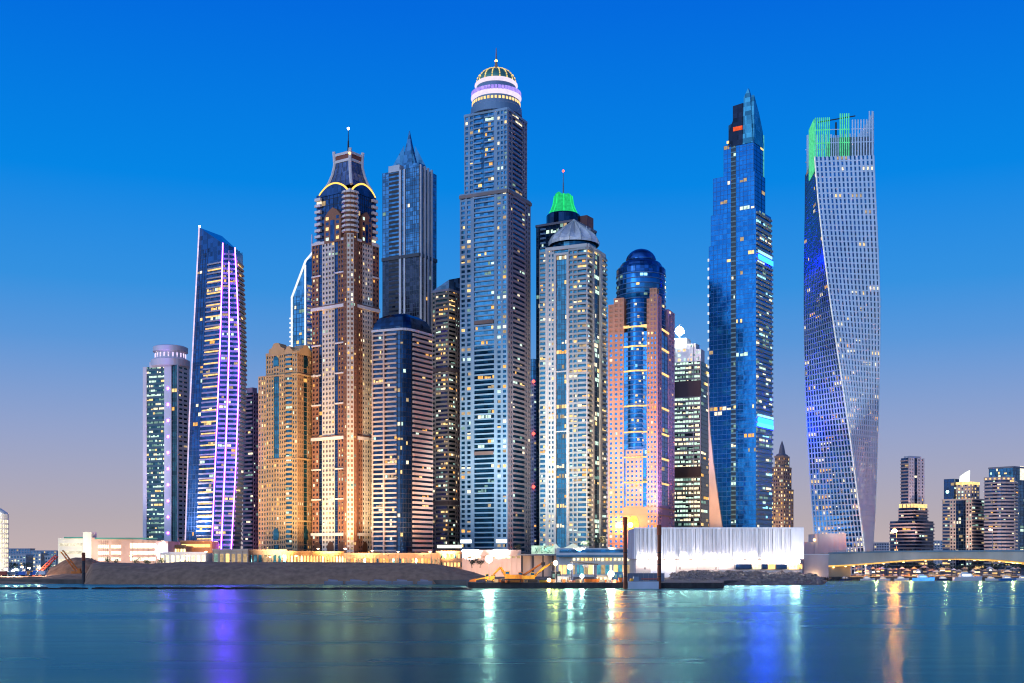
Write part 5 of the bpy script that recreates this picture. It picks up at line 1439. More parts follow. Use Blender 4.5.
for i in range(60): px_ = 832 + 268 * i / 60; t.rep('railing_post', [(X(px_, Y) + dx, Y - .3 + dy, Z(deckrow(px_) - 1.0, Y) + dz) for dz in (0, 1.0) for dx, dy in ((-.07, 0), (.07, 0), (.07, .14), (-.07, .14))], STEEL)
for i in range(N): p0, p1 = 828 + 272 * i / N, 828 + 272 * (i + 1) / N; t.mb('handrail', STEEL).bar((X(p0, Y), Y - .23, Z(deckrow(p0) - 1.0, Y) + 1.0), (X(p1, Y), Y - .23, Z(deckrow(p1) - 1.0, Y) + 1.0), .06, 0, 4)
b = t.mb('soffit_lamp', WARM_LAMP)
for px in (834, 846, 854, 866, 884, 904, 926, 950, 975, 1000, 1018): b.box(X(px, Y), Y + 1.0, Z(interp(soff, px), Y) - .5, 1.0, .6, .4)
b = t.mb('edge_light', glow('girder_lip_glow', (1, .55, .14), 1.15, True))  # lit lower lip of the girder, its gold light given as glow
for i in range(N):
    p0, p1 = 828 + 272 * i / N, 828 + 272 * (i + 1) / N; s0, s1 = interp(soff, p0), interp(soff, p1); e_ = 1.0 + 1.6 * max(0, 1 - (p0 - 828) / 110)
    b.quadbox([cc(p0, s0, .4), cc(p1, s1, .4), cc(p1, s1, 1.2), cc(p0, s0, 1.2), cc(p0, s0 - e_, .4), cc(p1, s1 - e_, .4), cc(p1, s1 - e_, 1.2), cc(p0, s0 - e_, 1.2)])
BRIDGE = t
t.finish()
for px in (852, 880, 915, 950, 985, 1018):
    l = bpy.data.lights.new('soffit_glow', 'POINT'); l.energy = 40000 if px < 870 else 14000; l.color = (1, .6, .2); l.shadow_soft_size = .6
    o = bpy.data.objects.new('soffit_glow', l); COL.objects.link(o); o.parent = t.e
    o.location = Vector((X(px, Y), Y + 9, Z(interp(soff, px), Y) - 3.0)) - t.e.location
# low white wall and jetty beside the bridge
b = MB(); Y = 840
for i in range(9): b.box(X(803 + 3 * i, Y), Y, 1.5, 2.4, 3, Z(573, Y) - 1.5)
t = Thing('garden_wall', 'low pale boundary wall next to the bridge abutment', 'wall', (X(815, Y), Y, 1.5))
t.mb('wall', LV).box(X(816, Y), Y, 1.5, 17, 1, Z(555, Y) - 1.5); t.mb('coping', WHITE).box(X(816, Y), Y, Z(555, Y), 18, 1.6, .6)
t.finish()
# ------------------------------------------------------------------ floodlights that wash the fronts
def flood(px, Y, z, tpx, ty, tY, col, kw, label, deg=50, lens=None, deck=None):
    loc = Vector((X(px, Y), Y, z)); tgt = Vector((X(tpx, tY), tY, Z(ty, tY)))
    t = Thing('flood_light', label, 'floodlight', loc, 'floodlights aimed up at the building fronts')
    d = (tgt - loc).normalized()
    b = t.mb('bracket', DARK); b.box(loc.x, loc.y, loc.z, .9, .9, .12); b.box(loc.x - .38, loc.y, loc.z + .1, .08, .1, .9); b.box(loc.x + .38, loc.y, loc.z + .1, .08, .1, .9)
    c = loc + Vector((0, 0, .9)); t.mb('housing', DARK).bar(c - d * .35, c + d * .3, .28, 0, 8, .46)
    t.mb('lens', lens or glow('flood_lens', (1, .9, .75), 8)).bar(c + d * .3, c + d * .34, .42, 0, 10)
    t.finish()
    spot(t.e, c + d * .6, tgt, kw * 1000, col, deg, .6, 1.2 if kw < 100 else 4.0)
AMB, GLD, WHT, ROSE, VIO, LIL = (1, .58, .23), (1, .68, .29), (.92, .96, 1), (1, .55, .32), (.45, .18, 1), (.85, .75, 1)
flood(222, 915, 13, 226, 430, 985, (.22, .07, 1), 1500, 'small floodlight washing the sail tower violet', 36)
flood(228, 918, 13, 224, 520, 985, (1, .45, .25), 130, 'small floodlight washing the foot of the sail tower amber', 80)
flood(166, 905, 13, 166, 440, 1055, LIL, 1300, 'small floodlight washing the white office tower', 55)
flood(276, 872, 17, 278, 500, 960, GLD, 420, 'small floodlight washing the sandstone tower gold', 80)
flood(285, 870, 17, 284, 400, 960, AMB, 520, 'small floodlight thrown high up the sandstone tower', 45)
flood(328, 868, 17, 330, 480, 950, GLD, 620, 'small floodlight washing the red-brown tower gold', 75)
flood(338, 866, 17, 338, 340, 950, AMB, 700, 'small floodlight thrown high up the red-brown tower', 40)
flood(366, 866, 17, 364, 500, 960, AMB, 200, 'small floodlight washing the shaded side of the red-brown tower', 70)
flood(388, 866, 17, 386, 470, 935, (1, .78, .62), 260, 'small floodlight washing the balcony front of navy tower', 75)
flood(424, 866, 17, 423, 470, 945, ROSE, 260, 'small floodlight washing the pinkish bands of navy tower', 75)
flood(447, 880, 18, 447, 480, 1045, AMB, 240, 'small floodlight washing the brown-grey tower', 70)
flood(470, 858, 17, 473, 480, 1000, WHT, 700, 'small floodlight washing one stone strip of tallest tower', 60)
flood(500, 858, 17, 496, 460, 1000, WHT, 700, 'small floodlight washing the other stone strip of tallest tower', 60)
flood(545, 845, 23, 552, 470, 1000, (1, .9, .74), 480, 'small floodlight on the mall roof washing white-framed tower', 65)
flood(580, 845, 23, 578, 460, 1000, (1, .9, .74), 480, 'small floodlight on the mall roof beside the tent roof', 65)
flood(612, 846, 23, 616, 450, 960, ROSE, 900, 'small floodlight washing one wing of the rose tower', 65)
flood(632, 846, 23, 641, 470, 960, ROSE, 1000, 'small floodlight washing the middle of the rose tower', 70)
flood(668, 900, 29, 666, 420, 965, (.62, .4, 1), 650, 'small floodlight washing the narrow side of rose tower violet', 75)
flood(700, 960, 34, 715, 490, 1012, (1, .58, .3), 170, 'small floodlight washing the pale side wall of cobalt tower', 60)
flood(744, 850, 29, 742, 400, 1010, (.2, .5, 1), 900, 'small blue floodlight washing the cobalt tower', 50)
flood(836, 846, 34, 842, 470, 985, (1, .82, .7), 130, 'small floodlight washing the foot of the twisted tower', 60)
flood(850, 866, 24, 842, 300, 985, (.85, .9, 1), 800, 'small floodlight thrown high up the twisted tower', 40)
flood(120, 862, 15, 125, 548, 908, (1, .8, .55), 90, 'small floodlight before the low white and pink building', 100)
flood(76, 862, 15, 74, 548, 905, (1, .93, .75), 90, 'small floodlight before the white stair tower', 95)
flood(912, 1290, 8, 912, 480, 1356, (1, .72, .7), 420, 'added floodlight brightening the pale slab above the lit terrace', 60)  # lamp added to brighten the far slab, no such source known
flood(960, 1330, 8, 962, 510, 1400, (1, .74, .5), 260, 'added floodlight brightening the broad brown tower', 70)  # also added, lifts the dark front of the brown tower
flood(1000, 1262, 8, 1000, 515, 1332, (1, .7, .6), 200, 'added floodlight brightening the curved mauve tower', 70)  # also added, lifts the dark front of the curved tower
flood(781, 1240, 8, 781, 500, 1300, (1, .6, .3), 260, 'small floodlight washing the small far tower amber', 60)
flood(197, 962, 31, 184, 450, 1056, LIL, 700, 'small floodlight washing the narrow side of the white office tower', 70)
flood(2, 935, 6, -1, 540, 990, (1, .9, .7), 190, 'small floodlight before the bright rounded tower', 100)
for i, px in enumerate((645, 680, 716, 752, 788, 800)):
    flood(px, 764, 8.5, px, 534, 800, (.95, .95, 1), 22 if i < 4 else 26, ['small floodlight at the foot of the white hall by the tall piles', 'small floodlight before the white hall, second from the piles', 'small floodlight before the white hall where people stand',
          'small floodlight before the hall by its dark ribbon window', 'small floodlight before the hall by its lit ribbon windows', 'small floodlight at the end of the white hall near the bridge'][i], 72)
for i, (px, c, kw) in enumerate(((300, AMB, 40), (328, AMB, 34), (356, AMB, 26), (384, AMB, 30), (412, AMB, 22), (436, AMB, 24), (474, (1, .6, .34), 34), (505, (1, .66, .42), 40), (185, (1, .7, .4), 22), (230, (1, .75, .5), 12))):
    flood(px, 862 if px not in (474, 505) else 838, 13 if px not in (474, 505) else 5, px, 552, 889, c, kw, 'small floodlight at ground level before ' + ['the gold arcade', 'the broad gold arcade', 'the peach wall near the arcade', 'the peach wall below the navy tower', 'the peach wall below its pinkish bands',
          'the podium with the white canopy', 'the pale boundary wall', 'the pale boundary wall by the sign pavilion', 'the white pavilion strip', 'the grey glass pavilion'][i], 115)

# ------------------------------------------------------------------ lamps
def lamp_post(px, Y, yt, zb, m, label, group, r=.55, arm=1.6, wt=.14, cat='street lamp', name='street_lamp', power=None, col=None):
    x = X(px, Y); zt = Z(yt, Y)
    t = Thing(name, label, cat, (x, Y, zb), group)
    b = t.mb('pole', STEEL); b.bar((x + arm, Y, zb), (x + arm, Y, zt + .4), wt * 1.3, 0, 6, wt * .7); b.bar((x + arm, Y, zt + .4), (x, Y, zt + .55), wt * .6, 0, 5)
    t.mb('base', DARK).box(x + arm, Y, zb, .6, .6, .5)
    t.mb('lamp_head', m).ball((x, Y, zt + .1), r, 0, 10, (1.3, 1, .6))
    if power:
        l = bpy.data.lights.new('lamp_light', 'POINT'); l.energy = power; l.color = col or (1, .9, .8); l.shadow_soft_size = r
        o = bpy.data.objects.new('lamp_light', l); COL.objects.link(o); o.parent = t.e; o.location = (0, -1.2, zt - zb - .6)
    t.finish(smooth=('lamp_head',))
HOT = glow('hot_white_lamp', (1, .84, .66), 420, True, .05); HOTO = glow('hot_orange_lamp', (1, .17, .015), 1600, True, .05); HOTW = glow('hot_warm_lamp', (1, .66, .3), 90, True, .05)
lamp_post(894.5, 890, 531, 12, HOTO, 'tall street lamp with orange light before the stepped tower', 'street lamps on the bridge', 1.6, 1.5, .3)
lamp_post(990.5, 890, 530, 12, HOTW, 'tall street lamp with yellow light before the curved mauve tower', 'street lamps on the bridge', .9, 1.5, .3)
for i, (px, yt, m, lb) in enumerate(((206, 552, HOTW, 'beside the white pavilion strip'), (187, 556, HOTW, 'at the middle of the white pavilion strip'), (318, 549, HOTW, 'before the red-brown tower base'),
        (345, 549, HOT, 'where the gold arcade meets the peach wall'), (372, 551, HOTW, 'below the balcony front of navy tower'), (398, 552, HOTW, 'below the rounded glass corner'), (430, 552, HOTW, 'below the pinkish balcony bands'),
        (154, 559, HOT, 'before the pink car park end'), (131, 556, HOTW, 'before the bright window bands'), (270, 557, HOTW, 'before the dark brown pavilion'), (296, 556, HOTW, 'before the arched gold arcade'))):
    lamp_post(px, 845, yt, 12, m, 'thin lamp post ' + lb, 'lamp posts along the sand bank', .5, 1.0)
for i, (px, Y, yt, r, lb) in enumerate(((489, 624, 559, 1.7, 'beside the yellow machines'), (570, 624, 567, 1.2, 'at the side of the dark gantry frame'), (555.5, 624, 563, 1.1, 'under the green-signed pavilion'), (611, 621, 574, 1.5, 'nearest the tall rust pile'),
        (549, 621, 580, .8, 'low by the yellow excavator bucket'), (582, 624, 576, .9, 'inside the dark gantry frame'))):
    t = Thing('work_light', ('bright amber' if i in (2, 4) else 'bright white') + ' work light on a mast ' + lb, 'work light', (X(px, Y), Y, 2.9), 'work lights in the construction yard')
    x, z = X(px, Y), Z(yt, Y)
    b = t.mb('mast', STEEL); b.bar((x, Y + .5, 2.9), (x, Y + .5, z + .5), .16, 0, 6, .1)
    b = t.mb('leg', STEEL)
    b = t.mb('tripod', STEEL)
    for an in (.5, 2.6, 4.7): b.bar((x, Y + .5, min(5.2, z)), (x + 1.3 * math.cos(an), Y + .5 + 1.3 * math.sin(an), 2.9), .07, 0, 4)
    t.mb('lamp_head', HOT if i not in (2, 4) else glow('yard_amber_lamp', (1, .5, .12), 300, True, .05)).ball((x, Y, z), r, 0, 12, (1, .5, 1)); t.mb('reflector', DARK).box(x, Y + r * .5 + .15, z - r * .7, r * 1.5, .12, r * 1.4)
    t.finish(smooth=('lamp_head',))

# ------------------------------------------------------------------ construction yard on the quay (ground about 2.9 m)
def pile(px, Y, yt, w2, label, zb=-2, col=RUST, group=None):
    x, zt = X(px, Y), Z(yt, Y); t = Thing('steel_pile', label, 'steel pile', (x, Y, zb), group)
    t.mb('shaft', col).lathe(x, Y, [(w2, zb), (w2, zt - 2)], 14); b = t.mb('collar', mat('red_primer', (.28, .07, .03), .8))
    b.lathe(x, Y, [(w2 * 1.12, zt - 5), (w2 * 1.12, zt - .3), (w2 * .9, zt)], 14)
    for z in (6, 12, 18): t.mb('weld_ring', DARK).lathe(x, Y, [(w2 * 1.0, z), (w2 * 1.1, z + .1), (w2 * 1.1, z + .35), (w2, z + .5)], 14)
    t.finish()
pile(625.2, 612, 517, 1.0, 'tall rust-brown steel pile, the taller of the two', group='steel piles at the quay')
pile(659.2, 612, 525, 1.0, 'rust-brown steel pile before the white hall, the shorter of two', group='steel piles at the quay')
pile(83.5, 738, 552.5, .95, 'lone dark steel pile before the orange-lit sand heap', 0, mat('dark_pile', (.05, .045, .05), .8), 'steel piles at the quay')

YEL = mat('machine_yellow', (.78, .38, .03), .55, var=.2, scale=.6); ORA = mat('machine_orange', (.6, .16, .02), .6, var=.2, scale=.6); BLK = mat('rubber_black', (.02, .02, .02), .8)


def excavator(px, Y, z, s, dirx, label, m, boom=(2.6, 5.2), stick=(5.6, 3.4)):
    """crawler excavator, s scales a 3 m wide machine; dirx +1 digs to the right"""
    x = X(px, Y); t = Thing('excavator', label, 'excavator', (x, Y, z), 'machines in the construction yard'); g = lambda a: x + dirx * a * s
    for sy in (-1, 1):
        b = MB(); yy = Y + sy * 1.2 * s; prof = [(-2.2, .1), (-1.9, 0), (1.9, 0), (2.2, .1), (2.35, .5), (2.1, .95), (-2.1, .95), (-2.35, .5)]
        n = len(prof); b.v = [(x + a * s, yy - .3 * s, z + h * s) for a, h in prof] + [(x + a * s, yy + .3 * s, z + h * s) for a, h in prof]
        b.f = [tuple(range(n)), tuple(reversed(range(n, 2 * n)))] + [(i, i + n, (i + 1) % n + n, (i + 1) % n) for i in range(n)]; b.mi = [0] * len(b.f)
        b.build('track', BLK, t.e, t.loc)
    b = t.mb('body', m); b.prism([(g(-2.6), Y - 1.3 * s), (g(1.3), Y - 1.3 * s), (g(1.3), Y + 1.3 * s), (g(-2.6), Y + 1.3 * s)] if dirx > 0 else [(g(1.3), Y - 1.3 * s), (g(-2.6), Y - 1.3 * s), (g(-2.6), Y + 1.3 * s), (g(1.3), Y + 1.3 * s)], z + 1.1 * s, [z + 2.3 * s] * 4)
    t.mb('counterweight', m).box(g(-2.75), Y, z + 1.15 * s, .9 * s, 2.5 * s, 1.2 * s)
    t.mb('cab', m).box(g(.5), Y - .75 * s, z + 2.3 * s, 1.5 * s, 1.05 * s, 1.15 * s); t.mb('cab_window', GT).box(g(.5), Y - 1.29 * s, z + 2.5 * s, 1.2 * s, .06, .75 * s)
    p0 = Vector((g(1.0), Y + .3 * s, z + 1.9 * s)); p1 = Vector((g(boom[0]), Y + .3 * s, z + boom[1] * s)); p2 = Vector((g(stick[0]), Y + .3 * s, z + stick[1] * s))
    t.mb('boom', m).bar(p0, p1, .45 * s, 0, 4, .38 * s); t.mb('stick', m).bar(p1, p2, .34 * s, 0, 4, .26 * s)
    b = t.mb('bucket', DARK); b.prism([(p2.x - .7 * s, p2.y - .6 * s), (p2.x + .7 * s, p2.y - .6 * s), (p2.x + .5 * s, p2.y + .6 * s), (p2.x - .5 * s, p2.y + .6 * s)], p2.z - 1.1 * s, p2.z + .1)
    t.mb('hydraulic_ram', STEEL).bar(p0 + Vector((0, 0, -.1)), p0.lerp(p1, .62) + Vector((dirx * .35 * s, -.3 * s, -.3 * s)), .11 * s, 0, 5)
    t.finish()
excavator(531, 632, 2.9, 1.5, 1, 'yellow excavator with raised boom pointing to the green sign', YEL, (4.6, 5.2), (7.4, 6.7))
excavator(509, 634, 2.9, 1.7, -1, 'big orange-yellow excavator beside the brightest work light', mat('machine_amber', (.75, .28, .02), .6, var=.3, scale=.5), (2.6, 4.6), (4.9, 2.2))
excavator(519, 645, 2.9, 1.5, 1, 'orange excavator behind the two yellow machines', ORA, (5.2, 4.6), (8.6, 6.9))
# wheel loader
Y, px = 634, 484; x = X(px, Y); z = 2.9
t = Thing('wheel_loader', 'orange wheel loader with long arms at the end of the sand bank', 'wheel loader', (x, Y, z), 'machines in the construction yard')
t.mb('body', YEL).box(x + 3, Y, z + .9, 5, 2.4, 1.8); t.mb('body', YEL).box(x + 4.6, Y, z + 2.7, 2.2, 2.2, .7); t.mb('cab', YEL).box(x + 1.6, Y, z + 2.7, 1.7, 1.9, 1.7); t.mb('cab_window', GT).box(x + 1.6, Y - .98, z + 3.1, 1.4, .06, 1.0)
for dx in (1.2, 5):
    for sy in (-1, 1):
        k = MB(); k.bar((x + dx, Y + sy * 1.2 - .35, z + .85), (x + dx, Y + sy * 1.2 + .35, z + .85), .85, 0, 14); w_ = k.build('wheel', BLK, t.e, t.loc)
        k = MB(); k.bar((x + dx, Y + sy * 1.2 - .38, z + .85), (x + dx, Y + sy * 1.2 + .38, z + .85), .4, 0, 10); k.build('rim', YEL, w_, t.loc)
t.mb('lift_arm', YEL).bar((x + 1, Y, z + 2.2), (x - 4.4, Y, z + 1.2), .4, 0, 4); t.mb('bucket', ORA).prism([(x - 7.6, Y - 1.5), (x - 4.2, Y - 1.5), (x - 4.2, Y + 1.5), (x - 7.6, Y + 1.5)], z + .25, [z + 1.1, z + 2, z + 2, z + 1.1])
t.finish()
# flatbed pontoon conveyor / orange sections
def skip(px, Y, z, L_, h, m, label, name='skip', cat='skip', group='skips and crates in the yard'):
    x = X(px, Y); t = Thing(name, label, cat, (x, Y, z), group)
    t.mb('tub', m).prism([(x - L_ / 2 + .4, Y - 1.1), (x + L_ / 2 - .4, Y - 1.1), (x + L_ / 2 - .4, Y + 1.1), (x - L_ / 2 + .4, Y + 1.1)], z + .15, z + h, 0, [(x - L_ / 2, Y - 1.3), (x + L_ / 2, Y - 1.3), (x + L_ / 2, Y + 1.3), (x - L_ / 2, Y + 1.3)])
    b = t.mb('rim', DARK); b.box(x, Y - 1.3, z + h - .1, L_ + .2, .15, .2)
    for dx in (-.3, 0, .3): t.mb('rib', m).box(x + dx * L_, Y - 1.28, z + .2, .18, .2, h - .3)
    t.mb('skid', DARK).box(x, Y, z, L_ * .7, 2, .16)
    t.finish()
skip(592, 624, 2.9, 8, 2.0, ORA, 'long orange skip under the dark gantry frame')
skip(620.5, 622, 2.9, 2.2, 2.6, ORA, 'small orange crate at the foot of the tall pile')
skip(543, 622, 2.9, 4.5, 1.4, YEL, 'yellow skip at the quay edge below the raised boom')
skip(515, 622, 2.9, 5.5, 1.5, ORA, 'orange skip at the quay edge before the big excavator')
rc = random.Random(9)
for i in range(26):                              # crates, drums and pipe bundles lying about under the lights
    px = rc.choice((rc.uniform(496, 560), rc.uniform(560, 622))); Y = rc.uniform(621, 642); x = X(px, Y); kind = i % 3
    if kind == 0:
        t = Thing('crate', 'timber crate lying among the machines in the construction yard', 'crate', (x, Y, 2.9), 'timber crates in the yard'); w_, h_ = rc.uniform(1.2, 2.4), rc.uniform(.9, 1.9)
        t.mb('box', mat('crate_timber', (.42, .26, .12), .8, var=.3, scale=.9)).box(x, Y, 2.9, w_, w_, h_, rc.uniform(-.5, .5)); t.mb('lid', mat('crate_lid', (.5, .34, .18), .8)).box(x, Y, 2.9 + h_, w_ + .12, w_ + .12, .12, 0)
    elif kind == 1:
        t = Thing('oil_drum', 'orange oil drum standing in the construction yard', 'drum', (x, Y, 2.9), 'orange drums in the yard')
        t.mb('barrel', ORA).lathe(x, Y, [(.5, 2.9), (.5, 3.3), (.54, 3.35), (.5, 3.4), (.5, 3.8), (.54, 3.85), (.5, 3.9), (.5, 4.3)], 12); t.mb('lid', DARK).lathe(x, Y, [(.46, 4.3), (.44, 4.34)], 12)
    else:
        t = Thing('pipe_bundle', 'bundle of rust-brown pipes lying in the construction yard', 'pipes', (x, Y, 2.9), 'pipe bundles in the yard'); L_ = rc.uniform(3, 6)
        for q in range(5): t.mb('pipe#%d' % q, RUST).bar((x - L_ / 2, Y + (q % 3) * .55, 3.15 + (q // 3) * .5), (x + L_ / 2, Y + (q % 3) * .55, 3.15 + (q // 3) * .5), .25, 0, 8)
        t.mb('strap', DARK).box(x, Y + .55, 2.92, .15, 1.9, 1.05)
    t.finish()
# gantry frame
Y = 628; t = Thing('gantry', 'dark steel gantry frame with a sloping flat roof', 'gantry', (X(583, Y), Y, 2.9))
for px in (572.5, 596):
    for dy in (0, 7): k = MB(); k.box(X(px, Y), Y + dy, 2.9, .7, .7, 10.4 if px < 580 else 9); k.build('leg', mat('blue_black_steel', (.03, .04, .08), .5, .3), t.e, t.loc)
t.mb('roof', DARK).quadbox([(X(570.5, Y), Y - 1, 13.2), (X(598, Y), Y - 1, 11.8), (X(598, Y), Y + 8, 11.8), (X(570.5, Y), Y + 8, 13.2), (X(570.5, Y), Y - 1, 14), (X(598, Y), Y - 1, 12.5), (X(598, Y), Y + 8, 12.5), (X(570.5, Y), Y + 8, 14)])
t.mb('hoist', STEEL).box(X(586, Y), Y + 3, 10.6, 3, 2, 1.4); t.mb('cable', DARK).bar((X(586, Y), Y + 3, 10.6), (X(586, Y), Y + 3, 6.5), .08)
t.finish()
# site cabins
def cabin(px, Y, z, L_, h, m, label, winm=PALE):
    x = X(px, Y); t = Thing('site_cabin', label, 'cabin', (x, Y, z), 'site cabins and containers')
    t.mb('wall', m).box(x, Y, z, L_, 2.6, h); t.mb('roof', STEEL).box(x, Y, z + h, L_ + .3, 2.9, .2)
    n_ = max(1, int(L_ / 2.2))
    for i in range(n_):
        k = MB(); k.box(x - L_ / 2 + (i + .5) * L_ / n_, Y - 1.33, z + h * .4, L_ / n_ * .5, .08, h * .36); k.build('window', winm, t.e, t.loc)
    t.mb('door', DARK).box(x + L_ / 2 - .7, Y - 1.34, z + .05, .8, .05, h * .68)
    t.finish()
cabin(563, 645, 2.9, 6, 3, WHITE, 'white site cabin under the sign pavilion')
cabin(603, 640, 2.9, 9, 3.4, mat('cream_cabin', (.6, .52, .36), .7), 'cream site cabin with lit windows behind the gantry', GDW2)
cabin(618, 650, 2.9, 5, 5, mat('blue_cabin', (.04, .2, .4), .6), 'tall blue container beside the rust pile', DIMC)
cabin(556, 650, 2.9, 5, 5.4, mat('dark_cabin', (.05, .06, .06), .7), 'dark green container behind the raised boom', DIMC)
# barge
Y = 614; t = Thing('barge', 'flat white and blue work barge moored between the two rust piles', 'barge', (X(643, Y), Y, 0))
t.mb('hull', mat('blue_white_hull', (.42, .48, .56), .6)).prism([(X(627.5, Y), Y - 3), (X(658, Y), Y - 3), (X(657, Y), Y + 3), (X(628.5, Y), Y + 3)], -.6, 3.6)
t.mb('deck', STEEL).box(X(643, Y), Y, 3.6, 15, 5.8, .25); t.mb('pipe', mat('red_pipe', (.4, .1, .06), .6)).bar((X(641, Y), Y - 1, 4.9), (X(658, Y), Y - 1, 4.9), .3, 0, 8)
t.mb('winch', YEL).box(X(631.5, Y), Y, 3.85, 1.6, 1.4, 1.3); t.mb('deck_house', mat('grey_blue_house', (.2, .26, .34), .6)).box(X(636, Y), Y + .5, 3.85, 2.6, 2.4, 2.2)
t.finish()
Y = 690; t = Thing('site_fence', 'long slate-blue hoarding at the foot of the white hall', 'fence', (X(646, Y), Y, 2.6))
t.mb('panel', mat('slate_blue_hoarding', (.10, .13, .19), .7)).box(X(646, Y), Y, 2.6, 21, .3, 4.4)
for i in range(8): t.rep('post', [(X(646, Y) - 10.4 + 2.96 * i + dx, Y - .35 + dy, zz) for zz in (2.6, 7.3) for dx, dy in ((-.12, 0), (.12, 0), (.12, .2), (-.12, .2))], STEEL)
t.finish()

# small pontoons along the lagoon shore
for i, (px, L_, lb) in enumerate(((334, 11, 'grey pontoon, the one farthest from the machines'), (357, 13, 'pale grey pontoon below the peach wall'), (381, 13, 'long grey pontoon below the navy tower'), (403, 12, 'bluish pontoon below the pinkish bands'), (425, 9, 'small grey pontoon nearest the orange loader'))):
    Y = 716; x = X(px, Y); t = Thing('pontoon', lb, 'pontoon', (x, Y, 0), 'pontoons along the lagoon shore')
    t.mb('hull', mat('pontoon_grey', (.16, .17, .2), .7)).prism([(x - L_ / 2, Y - 2), (x + L_ / 2, Y - 2), (x + L_ / 2 - .8, Y + 2), (x - L_ / 2 + .8, Y + 2)], -.5, 1.9)
    t.mb('deck', mat('pontoon_deck', (.3, .3, .32), .7)).box(x, Y, 1.9, L_ - 1, 3.4, .15)
    t.mb('tarpaulin', mat('tarp_grey', (.25, .25, .3), .8)).prism([(x - L_ * .3, Y - 1), (x + L_ * .2, Y - 1), (x + L_ * .2, Y + 1), (x - L_ * .3, Y + 1)], 2.05, [2.9, 2.5, 2.7, 3.1]); t.finish()

# ------------------------------------------------------------------ busy shore below the sand heap
def lattice(px0, y0, px1, y1, Y, label, m):
    p, q = Vector((X(px0, Y), Y, Z(y0, Y))), Vector((X(px1, Y), Y, Z(y1, Y)))
    base = p if p.z < q.z else q
    t = Thing('crane', label, 'crane', (base.x, Y, 4), 'cranes beside the sand heap'); b = t.mb('boom', m); d = (q - p); n = Vector((-d.z, 0, d.x)).normalized() * .8
    for o_ in (n, -n): b.bar(p + o_, q + o_, .22, 0, 4); b.bar(p + o_ + Vector((0, 1.4, 0)), q + o_ + Vector((0, 1.4, 0)), .22, 0, 4)
    for i in range(10): s = 1 if i % 2 else -1; b.bar(p + d * (i / 10) + n * s, p + d * ((i + 1) / 10) - n * s, .15, 0, 4)
    t.mb('carrier', m).box(base.x, Y + 1, base.z - 3.4, 6, 3, 2.6); t.mb('cab', ORA).box(base.x + 1.8, Y + .6, base.z - .8, 1.8, 2, 1.8)
    for dx in (-2, 0, 2): t.mb('wheel', BLK).bar((base.x + dx, Y - .6, base.z - 3.6), (base.x + dx, Y + .2, base.z - 3.6), .7, 0, 10)
    t.finish()
lattice(37, 574, 56.5, 555.5, 768, 'red lattice crane leaning up to the right', mat('crane_red', (.5, .06, .03), .6))
lattice(76, 570, 61.5, 551, 766, 'bright orange lattice crane leaning up to the left', ORA)
rs = random.Random(5)
TR = [('red', (.4, .06, .03)), ('white', (.7, .7, .7)), ('blue', (.03, .14, .5)), ('grey', (.2, .22, .25)), ('orange', (.6, .2, .03))]
def truck(px, Y, z, ci, label, L_=7):
    nm, c = TR[ci]; x = X(px, Y); t = Thing('truck', label, 'truck', (x, Y, z), 'trucks parked on the shore')
    t.mb('cargo_box', mat('truck_' + nm, c, .5)).box(x + 1, Y, z + .9, L_ - 2.4, 2.4, 2.3); t.mb('cab', mat('truck_' + nm + '_cab', tuple(v * .8 + .05 for v in c), .5)).prism([(x - L_ / 2, Y - 1.1), (x - L_ / 2 + 2, Y - 1.1), (x - L_ / 2 + 2, Y + 1.1), (x - L_ / 2, Y + 1.1)], z + .6, z + 2.6, 0, [(x - L_ / 2 + .5, Y - 1), (x - L_ / 2 + 2, Y - 1), (x - L_ / 2 + 2, Y + 1), (x - L_ / 2 + .5, Y + 1)])
    t.mb('windscreen', GT).box(x - L_ / 2 + 1.2, Y - 1.12, z + 1.6, 1.1, .06, .7)
    for dx in (-L_ / 2 + 1.1, L_ / 2 - 2.2, L_ / 2 - .9):
        k = MB(); k.bar((x + dx, Y - 1.25, z + .5), (x + dx, Y - .85, z + .5), .5, 0, 12); k.build('wheel', BLK, t.e, t.loc)
    t.mb('headlight', glow('headlight', (1, .95, .8), 6)).box(x - L_ / 2 - .03, Y - .7, z + .85, .1, .35, .3); t.finish()
for px, ci, lb in ((2, 0, 'red truck at the very edge of the picture'), (8, 1, 'white truck between red and blue ones near the edge'), (14, 3, 'grey truck behind the first blue truck'), (21, 2, 'blue truck below the white sheds'), (28, 4, 'orange truck between the two blue ones'), (35, 2, 'blue truck nearest the red crane'), (41, 1, 'white truck below the red crane')):
    truck(px, 755 + rs.uniform(-3, 6), interp([(0, 4.2), (50, 4.6)], px), ci, lb, rs.uniform(6, 7.5))
for px, m, lb in ((6, HOT, 'lamp on a short pole above the white truck'), (16, HOT, 'lamp on a short pole above the blue truck'), (22, HOTW, 'warm lamp on a short pole beside the far sheds'), (39, HOT, 'lamp on a short pole at the foot of the red crane'), (29, HOTW, 'warm lamp between the two blue trucks'), (13, HOT, 'lamp on a short pole behind the parked trucks')):
    lamp_post(px, 765, 569 + rs.uniform(-2, 2.5), 4.5, m, lb, 'lamps on the shore by the trucks', .75, .6)

